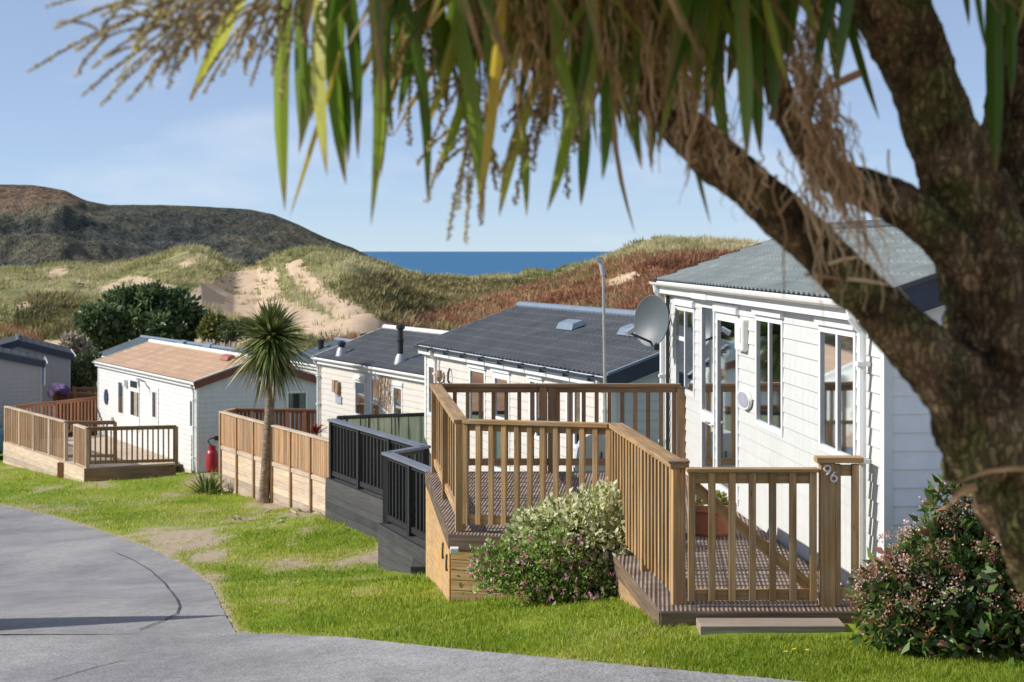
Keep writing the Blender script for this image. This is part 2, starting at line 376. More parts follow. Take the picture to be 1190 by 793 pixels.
# ---------------------------------------------------------------- ground surface
CP = np.array([(1.99, 13.7, -2.84), (1.16, 13.9, -2.86), (-.61, 17.5, -3.42), (-1.16, 25.6, -4.58), (-1.97, 28, -4.9), (-3.43, 33.5, -4.95),
    (-4.2, 40.7, -5.97), (-7.7, 48, -6.33), (-8.9, 51, -6.24), (-9.5, 51.4, -6.38), (-12, 50.8, -6.48), (-16.3, 57.9, -6.78), (-6.1, 44.3, -6.17),
    (-12.75, 45, -6.32), (-7.97, 36, -5.66), (-5.9, 30.5, -5.13), (-3.9, 23.5, -4.34), (-2.56, 16.8, -3.56), (-4.8, 17, -3.63), (-4, 14.2, -3.39),
    (-.58, 12.9, -3.08), (1.77, 12.2, -2.893), (3.3, 11.8, -2.81), (3.5, 13.5, -2.86), (-.5, 14.2, -3.13), (-1.44, 15.5, -3.32),
    (0, 5, -2.75), (4, 5, -2.55), (-8, 5, -3.2), (8, 14, -2.8), (10, 24, -3.6), (4, 22, -3.5), (3, 30, -4.6), (12, 38, -5.2), (3, 45, -5.8), (0, 55, -6.2), (12, 60, -6), (-25, 62, -7.1),
    (-20, 32, -5.9), (-12, 22, -4.6), (-10, 12, -3.7), (-25, 45, -6.9)], float)
def _U(r2): return np.where(r2 > 0, r2*np.log(r2+1e-12), 0)
def _fit():
    n = len(CP); A = np.zeros((n+3, n+3)); d2 = ((CP[:, None, :2]-CP[None, :, :2])**2).sum(-1)
    A[:n, :n] = _U(d2)+np.eye(n)*2.0; A[:n, n] = 1; A[:n, n+1:] = CP[:, :2]; A[n:, :n] = A[:n, n:].T
    return np.linalg.solve(A, np.concatenate([CP[:, 2], [0, 0, 0]]))
_W = _fit()
def G(x, y):
    x = np.clip(np.asarray(x, float), -27, 13); y = np.clip(np.asarray(y, float), 3, 64); sh = np.broadcast(x, y).shape
    x = np.broadcast_to(x, sh).ravel(); y = np.broadcast_to(y, sh).ravel(); out = np.empty(len(x))
    for i in range(0, len(x), 20000):
        a = x[i:i+20000, None]-CP[None, :, 0]; b = y[i:i+20000, None]-CP[None, :, 1]
        out[i:i+20000] = _U(a*a+b*b) @ _W[:-3]+_W[-3]+_W[-2]*x[i:i+20000]+_W[-1]*y[i:i+20000]
    return out.reshape(sh)
def g1(x, y): return float(G(x, y))
_ys = np.linspace(4.5, 66, 1600)
def ray(px, py):
    """where the sight line of a photograph pixel meets the ground"""
    z = G((px-HX)/F*_ys, _ys); zr = -(py-HY)/F*_ys; below = np.nonzero(zr <= z)[0]
    i = below[0] if len(below) else len(_ys)-1
    if i > 0:
        a = zr[i-1]-z[i-1]; b = zr[i]-z[i]; t = a/(a-b) if a != b else 0; Y = _ys[i-1]+t*(_ys[i]-_ys[i-1])
    else: Y = _ys[0]
    x = (px-HX)/F*Y; return Vector((x, Y, g1(x, Y)))

LE = [(560, -160), (575, -60), (587, 0), (600, 60), (622, 130), (634, 165), (645, 190), (662, 220), (680, 245), (695, 252), (715, 262), (730, 270), (739, 277)]   # right edge of the side road: (py, px)
TE = [(-900, 742), (0, 740), (150, 739), (277, 737), (400, 742), (520, 755), (700, 772), (900, 791), (1100, 812), (1400, 846)]       # far edge of the front road: (px, py)
def le(py): return np.interp(py, [a for a, b in LE], [b for a, b in LE])
def te(px): return np.interp(px, [a for a, b in TE], [b for a, b in TE])
def road_in(x, y, z):
    """positive inside a road, measured in photograph pixels"""
    y = np.maximum(y, 3.0); px = HX+F*x/y; py = HY-F*z/y
    a = np.where((py > 560) & (py < 745), le(py)-px, -999)
    return np.maximum(a, (py-te(px))*1.6)
def dirt_mask(x, y, z):
    px = HX+F*x/np.maximum(y, 3.0); py = HY-F*z/np.maximum(y, 3.0); m = np.zeros_like(px)
    for cx, cy, rx, ry, s in ((215, 628, 55, 17, 1.1), (180, 618, 30, 8, .8), (240, 645, 26, 12, 1.0), (100, 610, 60, 6, .5), (60, 590, 70, 10, .5), (330, 655, 70, 9, .62), (250, 672, 18, 12, .7), (268, 728, 14, 12, .8), (320, 700, 60, 7, .45), (300, 612, 70, 6, .35), (350, 598, 40, 8, .55), (150, 585, 60, 10, .35), (325, 740, 26, 5, .9), (430, 640, 60, 10, .35)):
        m = np.maximum(m, s*np.exp(-(((px-cx)/rx)**2+((py-cy)/ry)**2)))
    m = np.clip(m*(1+.9*fbm(x*1.3+2, y*.9, 4)), 0, 1.2)
    m = np.maximum(m, np.where(px < 520, .95, .35)*np.clip(fbm(x*.75+9, y*.33+4, 3)*1.6, 0, 1)*np.clip((735-py)/60, 0, 1))
    r = road_in(x, y, z); m = np.maximum(m, np.where((px < 290), np.exp(-np.maximum(-r, 0)/11)*.95, np.exp(-np.maximum(-r, 0)/2.2)*.8))
    return m

def make_ground():
    xs = np.unique(np.concatenate([np.linspace(-400, -40, 19), np.arange(-40, -18, .6), np.arange(-18, 6, .16), np.arange(6, 20, .7), np.linspace(20, 400, 20)]))
    ys = np.unique(np.concatenate([np.linspace(-300, 2, 20), np.arange(2, 11, .5), np.arange(11, 40, .16), np.arange(40, 66, .3)]))
    Xg, Yg = np.meshgrid(xs, ys); Z = G(Xg, Yg)
    r = road_in(Xg, Yg, Z); dm = dirt_mask(Xg, Yg, Z)
    Zn = Z+.018*fbm(Xg*1.1, Yg*1.1, 3)*np.clip(-r/12, 0, 1)-.02*np.clip((r-2)/5, 0, 1)
    n, m = Xg.shape; idx = np.arange(n*m).reshape(n, m)
    f = np.stack([idx[:-1, :-1], idx[:-1, 1:], idx[1:, 1:], idx[1:, :-1]], -1).reshape(-1, 4)
    t = NT('turf_ground'); v = t.coord(); a = t.add('ShaderNodeAttribute', attribute_name='dirt')
    n1 = t.noise(v, .55, 5); n2 = t.noise(v, 9, 6, .7); n3 = t.noise(v, 60, 3)
    g = t.ramp(n1, [(.3, (.12, .19, .016)), (.5, (.20, .27, .028)), (.66, (.30, .31, .06)), (.8, (.38, .32, .13))])
    g = t.mix(.75, g, t.ramp(n2, [(.3, (.55, .58, .5)), (.7, (1.3, 1.3, 1.25))]), 'MULTIPLY')
    d = t.ramp(n2, [(.25, (.26, .20, .13)), (.55, (.41, .33, .235)), (.8, (.52, .44, .34))])
    fac = t.math('ADD', a.outputs['Fac'], t.math('MULTIPLY', t.math('SUBTRACT', n2, .5), .9))
    cc = t.mix(t.ramp(fac, [(.30, (0, 0, 0)), (.78, (1, 1, 1))]), g, d)
    t.principled(cc, .95, 0, .1, t.bump(t.math('ADD', n2, t.math('MULTIPLY', n3, .5)), .8, .03)); MATS['turf_ground'] = t.m
    o = npmesh('ground', np.stack([Xg, Yg, Zn], -1).reshape(-1, 3), f, 'turf_ground', attrs={'dirt': dm.ravel()}, smooth=True); tag(o, kind='structure')
    # tarmac
    for nm, c1, c2, c3 in (('old_tarmac', (.20, .193, .194), (.26, .252, .25), (.31, .30, .295)), ('coarse_tarmac', (.19, .187, .188), (.27, .265, .263), (.36, .352, .345))):
        t = NT(nm); v = t.coord(); sp = t.noise(v, 48, 5, .85); big = t.noise(t.coord(scale=(.6, .45, 1)), .7, 5, .6); mid = t.noise(v, 7, 4)
        cc = t.ramp(big, [(.3, c1), (.5, c2), (.72, c3)])
        k = .55 if nm == 'old_tarmac' else 1.0
        cc = t.mix(k, cc, t.ramp(sp, [(.38, (.5, .5, .52)), (.5, (1, 1, 1)), (.62, (1.5, 1.5, 1.48))]), 'MULTIPLY')
        cc = t.mix(.7, cc, t.ramp(mid, [(.3, (.82, .82, .82)), (.7, (1.15, 1.15, 1.15))]), 'MULTIPLY')
        cc = t.mix(.8, cc, t.ramp(t.noise(t.coord(scale=(1, .5, 1)), .55, 6, .7), [(.34, (.68, .68, .70)), (.5, (1, 1, 1)), (.68, (1.16, 1.15, 1.13))]), 'MULTIPLY')
        t.principled(cc, .85, 0, .3, t.bump(sp, .5, .006)); MATS[nm] = t.m
    # side road
    pys = np.concatenate([np.arange(560, 600, 2.5), np.arange(600, 739.1, 2.0)]); rows = []
    ks = np.concatenate([np.linspace(0, .9, 50), np.linspace(.905, 1, 20)])
    vs = []
    for i, py in enumerate(pys):
        e = float(le(py))+2.2*float(perlin(py*.23, 5.1))+1.4*float(perlin(py*.8, 2.1)); row = []
        for k in ks:
            p = ray(-190+(e+190)*k, py); row.append((p.x, p.y, p.z+.006))
        vs.append(row)
    V = np.array(vs); n, m, _ = V.shape; idx = np.arange(n*m).reshape(n, m); f = np.stack([idx[:-1, :-1], idx[:-1, 1:], idx[1:, 1:], idx[1:, :-1]], -1).reshape(-1, 4)[:, ::-1]
    tag(npmesh('side_road', V.reshape(-1, 3), f, 'old_tarmac', smooth=True), kind='structure')
    pxs = np.concatenate([np.linspace(-900, -60, 30), np.arange(-50, 960, 7), np.linspace(970, 1600, 30)]); vs = []
    for px in pxs:
        e = float(te(px))+.9*float(perlin(px*.09, 1.7))*(px > 277)+.7*float(perlin(px*.3, 1.2)); row = []
        for k in np.concatenate([np.linspace(0, .2, 14), np.linspace(.23, 1, 20)]):
            py = e+k*700; p = ray(px, py); row.append((p.x, p.y, p.z+.012))
        vs.append(row)
    V = np.array(vs); n, m, _ = V.shape; idx = np.arange(n*m).reshape(n, m); f = np.stack([idx[:-1, :-1], idx[:-1, 1:], idx[1:, 1:], idx[1:, :-1]], -1).reshape(-1, 4)
    tag(npmesh('front_road', V.reshape(-1, 3), f, 'coarse_tarmac', smooth=True), kind='structure')
    # tar-sealed cracks in the side road
    cm = MB(); pmat('crack_tar', (.035, .035, .038), .7, .2)
    for path, w in (([(0, 641), (60, 640), (130, 641), (155, 652), (175, 664), (190, 678), (203, 694), (209, 706), (206, 714), (192, 722), (158, 735)], 1.3), ([(60, 793), (110, 778), (150, 768)], .7)):
        dense = []
        for (a, b), (c, d) in zip(path[:-1], path[1:]):
            for k in range(8):
                q = k/8; dense.append((a+(c-a)*q+(1.5 if b > 645 else .3)*float(perlin(a+q*3, b*.1)), b+(d-b)*q+.6*float(perlin(a*.3+q*4, 7))))
        ww = [w*(.5+.9*abs(float(perlin(i*.3, 9.2))))*(.3 if dense[i][1] < 643 else 1) for i in range(len(dense))]
        pts = [ray(x, y)+Vector((0, 0, .017)) for x, y in dense]
        for i in range(len(pts)-1):
            d = (pts[i+1]-pts[i]); s = Vector((d.y, -d.x, 0)).normalized(); s1 = s*ww[i]*.011; s2 = s*ww[i+1]*.011
            cm.quad(pts[i]-s1, pts[i]+s1, pts[i+1]+s2, pts[i+1]-s2)
    o = cm.build('road_crack_seams', 'crack_tar'); tag(o, kind='structure')

def deck_block(x, y):
    """footprints that carry no grass"""
    m = ((x > -.60-.092*(y-17.6)) & (y > 17.62) & (y < 22.6) & (x < 6)) | ((x > 1.22-.09*(y-14)) & (y > 13.86) & (y < 24)) | ((x > 1.34) & (x < 2.6) & (y > 13.34) & (y < 14)) | ((x > -1.9) & (x < 5) & (y > 25.6) & (y < 30))
    return m
def make_turf():
    N = 260000
    # sample in perspective so that blades are spent where the picture is sharp
    px = RNG.uniform(-60, 1260, N); u = RNG.random(N); py = 548+(815-548)*u**.8
    # invert to ground by a lookup
    gx = np.arange(-80, 1300, 12.0); gy = np.concatenate([np.arange(540, 830, 4.0)]); T = np.array([[ray(a, b).y for a in gx] for b in gy])
    ix = np.clip((px-gx[0])/12, 0, len(gx)-1.001); iy = np.clip((py-gy[0])/4, 0, len(gy)-1.001); i0 = ix.astype(int); j0 = iy.astype(int); fx = ix-i0; fy = iy-j0
    Y = T[j0, i0]*(1-fx)*(1-fy)+T[j0, i0+1]*fx*(1-fy)+T[j0+1, i0]*(1-fx)*fy+T[j0+1, i0+1]*fx*fy
    X = (px-HX)/F*Y; Z = G(X, Y); r = road_in(X, Y, Z); dm = dirt_mask(X, Y, Z)
    nz = fbm(X*2.3, Y*2.3, 3)
    keep = (r < 1.0) & (dm+nz*.45 < .22+.62*RNG.random(N)) & ~deck_block(X, Y)
    X, Y, Z, dm, nz = X[keep], Y[keep], Z[keep], dm[keep], nz[keep]; n = len(X)
    big = fbm(X*.35+3, Y*.35, 3)
    h = (.022+.026*RNG.random(n))*(1+.9*np.clip(nz, -.5, 1))*(.75+Y/50); ang = RNG.uniform(0, 2*np.pi, n); w = (.0035+.0035*RNG.random(n))*(Y/13)**.7
    lean = RNG.uniform(0, .9, n)*h; la = RNG.uniform(0, 2*np.pi, n)
    b0 = np.stack([X-np.cos(ang)*w, Y-np.sin(ang)*w, Z-.006], 1); b1 = np.stack([X+np.cos(ang)*w, Y+np.sin(ang)*w, Z-.006], 1)
    tp = np.stack([X+np.cos(la)*lean, Y+np.sin(la)*lean, Z+h], 1)
    V = np.stack([b0, b1, tp], 1).reshape(-1, 3); f = np.arange(3*n).reshape(n, 3)
    rnd = np.clip(.36+.28*RNG.normal(size=n)*.6+big*.55+dm*.75+np.clip((Y-25)/60, 0, .2), 0, 1)
    o = npmesh('grass', V, f, 'turf_blade', np.repeat(rnd, 3)); tag(o, 'short bright green turf on the verge between road and decks', 'grass', kind='stuff')

# ---------------------------------------------------------------- dunes, headland, sea
SKY = [(-900, 300), (-300, 304), (0, 306), (42, 305), (76, 302), (117, 305), (144, 300), (181, 294), (212, 285), (234, 283), (257, 298), (272, 306), (299, 305), (321, 293), (340, 286), (363, 285), (401, 291), (435, 301), (469, 310), (501, 316), (541, 317), (573, 317), (602, 315), (618, 309), (642, 311), (666, 303), (698, 299), (719, 289), (743, 277), (763, 273), (811, 275), (844, 276), (880, 279), (950, 276), (1100, 274), (1300, 272), (2300, 280)]
def sky_y(px): return np.interp(px, [a for a, b in SKY], [b for a, b in SKY])+4.5
def rs_(px): return np.interp(px, [-900, 0, 150, 230, 275, 340, 440, 540, 640, 700, 760, 1000, 2300], [230, 215, 200, 190, 192, 182, 195, 260, 240, 200, 165, 150, 150])
def dune_z(px, r):
    rs = rs_(px); zs = -(sky_y(px)-HY)/F*rs; r0 = 60.0; t = (r-r0)/(rs-r0); tc = np.clip(t, 0, 1)
    zb = G((px-HX)/F*r0, np.full_like(px, r0))-.12
    prof = tc**1.05
    # the hollow below the two crests on the left, the spur that runs down to the right
    z = zb+(zs-zb)*prof
    x = (px-HX)/F*r
    env = np.clip(tc*6, 0, 1)*np.clip((1-tc)*2.4, 0, 1)
    z += env*(1.9*fbm(x/22, r/26, 3)+.95*fbm(x/7+40, r/9, 3)*(1-.7*np.exp(-((px-280)/70)**2)))+np.clip(tc*6, 0, 1)*np.clip((1-tc)*5+.3, 0, 1)*.12*fbm(x/2.1, r/2.6+8, 2)
    z += env*(-.5*np.exp(-((px-280)/70)**2-((tc-.62)/.25)**2)+2.0*np.exp(-(((px-355)-(1-tc)*120)/42)**2)*np.clip(tc*1.5, 0, 1))
    z += np.clip(tc*4, 0, 1)*np.clip((t-.93)*12, 0, 1)*.35*fbm(x/3.2, r/60+2, 3)
    over = np.clip(r-rs, 0, None); z -= over*.05+np.clip(over-8, 0, None)*.18
    return np.maximum(z, -33)
def in_poly(px, py, poly):
    inside = np.zeros(px.shape, bool); n = len(poly)
    for i in range(n):
        x1, y1 = poly[i]; x2, y2 = poly[(i+1) % n]
        c = ((y1 > py) != (y2 > py)) & (px < (x2-x1)*(py-y1)/(y2-y1+1e-9)+x1); inside ^= c
    return inside
SAND = [[(212, 350), (226, 336), (240, 328), (266, 316), (300, 308), (326, 314), (322, 330), (330, 346), (342, 360), (340, 372), (300, 376), (240, 366)],
        [(330, 308), (348, 301), (362, 318), (388, 342), (424, 360), (456, 381), (444, 392), (415, 392), (394, 374), (370, 352), (348, 336)],
        [(338, 350), (372, 362), (404, 382), (398, 396), (360, 390), (335, 372)],
        [(100, 340), (128, 329), (160, 319), (208, 333), (196, 348), (150, 344)], [(54, 326), (60, 312), (80, 310), (80, 323)],
        [(40, 405), (52, 396), (84, 394), (92, 412), (60, 420)], [(208, 308), (222, 298), (228, 306), (214, 314)], [(20, 352), (40, 350), (40, 358), (22, 360)],
        [(700, 328), (722, 320), (746, 316), (740, 325), (712, 334)], [(150, 410), (300, 380), (330, 400), (250, 420)]]
def dune_regions(px, py):
    j = 3.4*fbm(px/9, py/6, 3); k = 3.0*fbm(px/9+50, py/6+20, 3)
    s = np.zeros(px.shape, bool)
    for p in SAND: s |= in_poly(px+j*1.6, py+k*1.2, p)
    bl = np.interp(px, [380, 430, 500, 560, 640, 700, 745, 800, 900, 1300], [394, 379, 361, 343, 325, 309, 295, 291, 293, 293])
    br = (py+k*1.2 > bl) & (px > 385)
    br |= (py+k > np.interp(px, [-400, 0, 30, 60, 75], [372, 376, 381, 398, 420])) & (px < 75)
    sc = (~br) & (px > 395+j) & (py+k*1.5 > np.interp(px, [395, 430, 470, 540, 600, 680, 720], [330, 316, 322, 326, 326, 322, 330])) & (px < 700)
    sc |= ((px+j-62)/46)**2+((py+k-368)/26)**2 < 1
    return s, br & ~s, sc & ~s
def make_far():
    pxs = np.concatenate([np.linspace(-900, -40, 60), np.arange(-38, 1000, 1.7), np.linspace(1005, 2300, 60)])
    rr = np.concatenate([np.linspace(60, 100, 60), np.linspace(100.7, 275, 250), np.linspace(278, 460, 26)])
    Pg, Rg = np.meshgrid(pxs, rr); Z = dune_z(Pg, Rg); X = (Pg-HX)/F*Rg
    PY = HY-F*Z/Rg; s, br, sc = dune_regions(Pg, PY)
    t = NT('dune_ground'); v = t.coord(); n1 = t.noise(v, .35, 5); n2 = t.noise(v, 2.5, 5, .7)
    at = lambda n: t.add('ShaderNodeAttribute', attribute_name=n).outputs['Fac']
    g = t.ramp(n1, [(.3, (.12, .14, .05)), (.5, (.24, .235, .10)), (.7, (.40, .35, .21))])
    g = t.mix(at('scrubby'), g, t.ramp(n1, [(.3, (.09, .10, .035)), (.7, (.18, .17, .07))]))
    g = t.mix(at('brackeny'), g, t.ramp(n1, [(.3, (.17, .085, .05)), (.7, (.33, .18, .10))]))
    g = t.mix(.6, g, t.ramp(n2, [(.3, (.6, .6, .6)), (.7, (1.25, 1.25, 1.25))]), 'MULTIPLY')
    sd = t.ramp(n2, [(.25, (.44, .33, .225)), (.6, (.54, .41, .29)), (.85, (.60, .47, .34))])
    cc = t.mix(at('sandy'), g, sd)
    t.principled(cc, .95, 0, .1, t.bump(n2, .3, .06)); MATS['dune_ground'] = t.m
    n, m = Pg.shape; idx = np.arange(n*m).reshape(n, m); f = np.stack([idx[:-1, :-1], idx[:-1, 1:], idx[1:, 1:], idx[1:, :-1]], -1).reshape(-1, 4)
    o = npmesh('dune_terrain', np.stack([X, Rg, Z], -1).reshape(-1, 3), f, 'dune_ground', attrs={'sandy': s.ravel().astype(float), 'brackeny': br.ravel().astype(float), 'scrubby': sc.ravel().astype(float)}, smooth=True); tag(o, kind='structure')
    # tufts: many blades from one foot
    N = 60000
    px = RNG.uniform(-80, 1080, N); r = 64+(rs_(px)+6-64)*RNG.random(N)**.85; z = dune_z(px, r); py = HY-F*z/r
    s, br, sc = dune_regions(px, py); x = (px-HX)/F*r
    clump = fbm(x/4, r/5, 3)
    def tuft(sel, name, mat, label, cat, nb, hmin, hmax, spread, wd, up=1.0, tone=None):
        X, Y, Zz = x[sel], r[sel], z[sel]; n = len(X); nbt = n*nb
        big = fbm(X/9+5, Y/11, 2); sc_ = np.repeat(.4+1.4*RNG.random(n)**2, nb)
        ra = RNG.uniform(0, 2*np.pi, nbt); rd = np.sqrt(RNG.random(nbt)); dx = rd*np.cos(ra); dy = rd*np.sin(ra)
        X = np.repeat(X, nb)+dx*spread*sc_; Y = np.repeat(Y, nb)+dy*spread*sc_; Zz = np.repeat(Zz, nb)-.05
        base = np.repeat(RNG.random(n)*.5+np.clip(big, -.5, .5)*.75+.33, nb)
        h = (hmin+(hmax-hmin)*RNG.random(nbt))*sc_*(1-.55*rd**2); l = up*h*.8*(.25+.75*RNG.random(nbt)); w = wd*(.6+.8*RNG.random(nbt))*(Y/120)
        ang = RNG.uniform(0, 2*np.pi, nbt); jx = RNG.normal(size=nbt)*.3; jy = RNG.normal(size=nbt)*.3
        b0 = np.stack([X-np.cos(ang)*w, Y-np.sin(ang)*w, Zz], 1); b1 = np.stack([X+np.cos(ang)*w, Y+np.sin(ang)*w, Zz], 1)
        tp = np.stack([X+(dx+jx)*l+.08*h, Y+(dy+jy)*l, Zz+h], 1); V = np.stack([b0, b1, tp], 1).reshape(-1, 3)
        rn = np.clip(base+RNG.normal(size=nbt)*.12+(np.repeat(.22*(px[sel] > 690)*(px[sel] < 1100)-.05, nb) if mat == 'marram' else 0), 0, 1)
        o = npmesh(name, V, np.arange(3*nbt).reshape(-1, 3), mat, np.repeat(rn, 3)); tag(o, label, cat, kind='stuff')
    mar = ~s & ~br & ~sc & (clump > -.35)
    sparse = s & (RNG.random(N) < .03)
    mar &= fbm(x/6+30, r/8+11, 3) < .25
    tuft((mar & (RNG.random(N) < .42)) | sparse, 'marram_grass', 'marram', 'straw and olive marram grass covering the sand dunes', 'dune grass', 26, .22, .52, .62, .035)
    cl2 = fbm(x/6+30, r/8+11, 3)
    sc = sc | (mar & (cl2 > .22) & (RNG.random(N) < .6))
    tuft(br, 'bracken', 'bracken', 'rust brown bracken on the slope behind the caravans', 'bracken', 14, .15, .55, .5, .06, 1.4)
    tuft(sc & (clump > -.5), 'scrub', 'scrub', 'dark green scrub in the hollow before the sea', 'scrub', 16, .2, .48, .6, .06, 1.3)
    # headland
    hs = [(-900, 200), (-300, 196), (-40, 211), (0, 214), (40, 215), (75, 221), (100, 233), (125, 238), (190, 238), (240, 240), (290, 243), (318, 249), (345, 260), (380, 277), (410, 288), (432, 299), (448, 306), (460, 330)]
    pxs = np.concatenate([np.linspace(-900, -30, 80), np.arange(-25, 462, 1.6)]); rr = np.linspace(820, 1400, 150)
    Pg, Rg = np.meshgrid(pxs, rr); rs = 1180.0; zs = -(np.interp(Pg, [a for a, b in hs], [b for a, b in hs])-HY)/F*rs; t_ = (Rg-820)/(rs-820); tc = np.clip(t_, 0, 1)
    Xh = (Pg-HX)/F*Rg; k = tc**.8
    Z = -34+(zs+34)*k+np.clip(tc*3, 0, 1)*np.clip((1-tc)*2.2, 0, 1)*(22*fbm(Xh/120, Rg/150, 3)+5.5*fbm(Xh/30, Rg/40, 3))+1.0*fbm(Xh/9, Rg/10, 2)*np.clip((1-t_)*8+.25, 0, 1)
    Z -= np.clip(t_-1, 0, 1)**1.2*60
    
    brown = np.clip((HY-F*Z/Rg+9*fbm(Xh/40, Rg/60+3, 3) < np.interp(Pg, [-100, 60, 130, 260, 330, 440], [252, 238, 236, 236, 247, 304]))*1.0, 0, 1)
    t = NT('heath'); v = t.coord(); n1 = t.noise(v, .012, 6, .65); n2 = t.noise(v, .09, 5, .7); n3 = t.noise(v, .3, 3, .7); a = t.add('ShaderNodeAttribute', attribute_name='browny').outputs['Fac']
    g = t.ramp(n1, [(.3, (.05, .062, .068)), (.48, (.095, .10, .085)), (.6, (.15, .14, .10)), (.75, (.22, .175, .13))])  # slight blue of distant air mixed into the darker heath tones
    b = t.ramp(n1, [(.3, (.14, .10, .07)), (.6, (.24, .165, .115)), (.8, (.30, .25, .17))])
    cc = t.mix(a, g, b); cc = t.mix(.9, cc, t.ramp(n2, [(.35, (.55, .57, .6)), (.65, (1.35, 1.32, 1.25))]), 'MULTIPLY'); cc = t.mix(.6, cc, t.ramp(n3, [(.35, (.6, .6, .6)), (.65, (1.3, 1.3, 1.3))]), 'MULTIPLY')
    t.principled(cc, .95, 0, .05, t.bump(t.math('ADD', n2, t.math('MULTIPLY', n3, .5)), 1, 9.0)); MATS['heath'] = t.m
    n, m = Pg.shape; idx = np.arange(n*m).reshape(n, m); f = np.stack([idx[:-1, :-1], idx[:-1, 1:], idx[1:, 1:], idx[1:, :-1]], -1).reshape(-1, 4)
    tag(npmesh('headland_hill', np.stack([Xh, Rg, Z], -1).reshape(-1, 3), f, 'heath', attrs={'browny': brown.ravel()}, smooth=True), kind='structure')
    # sea
    t = NT('sea_water'); v = t.coord(scale=(.004, .03, 1)); n1 = t.noise(v, 1, 6, .7); nb = t.noise(t.coord(scale=(.03, .15, 1)), 1, 5)
    cc = t.ramp(n1, [(.3, (.02, .11, .24)), (.7, (.035, .16, .31))])
    t.principled(cc, .55, 0, .18, t.bump(nb, .6, 1.5)); MATS['sea_water'] = t.m
    m = MB(); m.add([(-90000, 250, -31), (90000, 250, -31), (90000, 120000, -31), (-90000, 120000, -31)], [(0, 1, 2, 3)]); tag(m.build('sea', 'sea_water'), kind='structure')

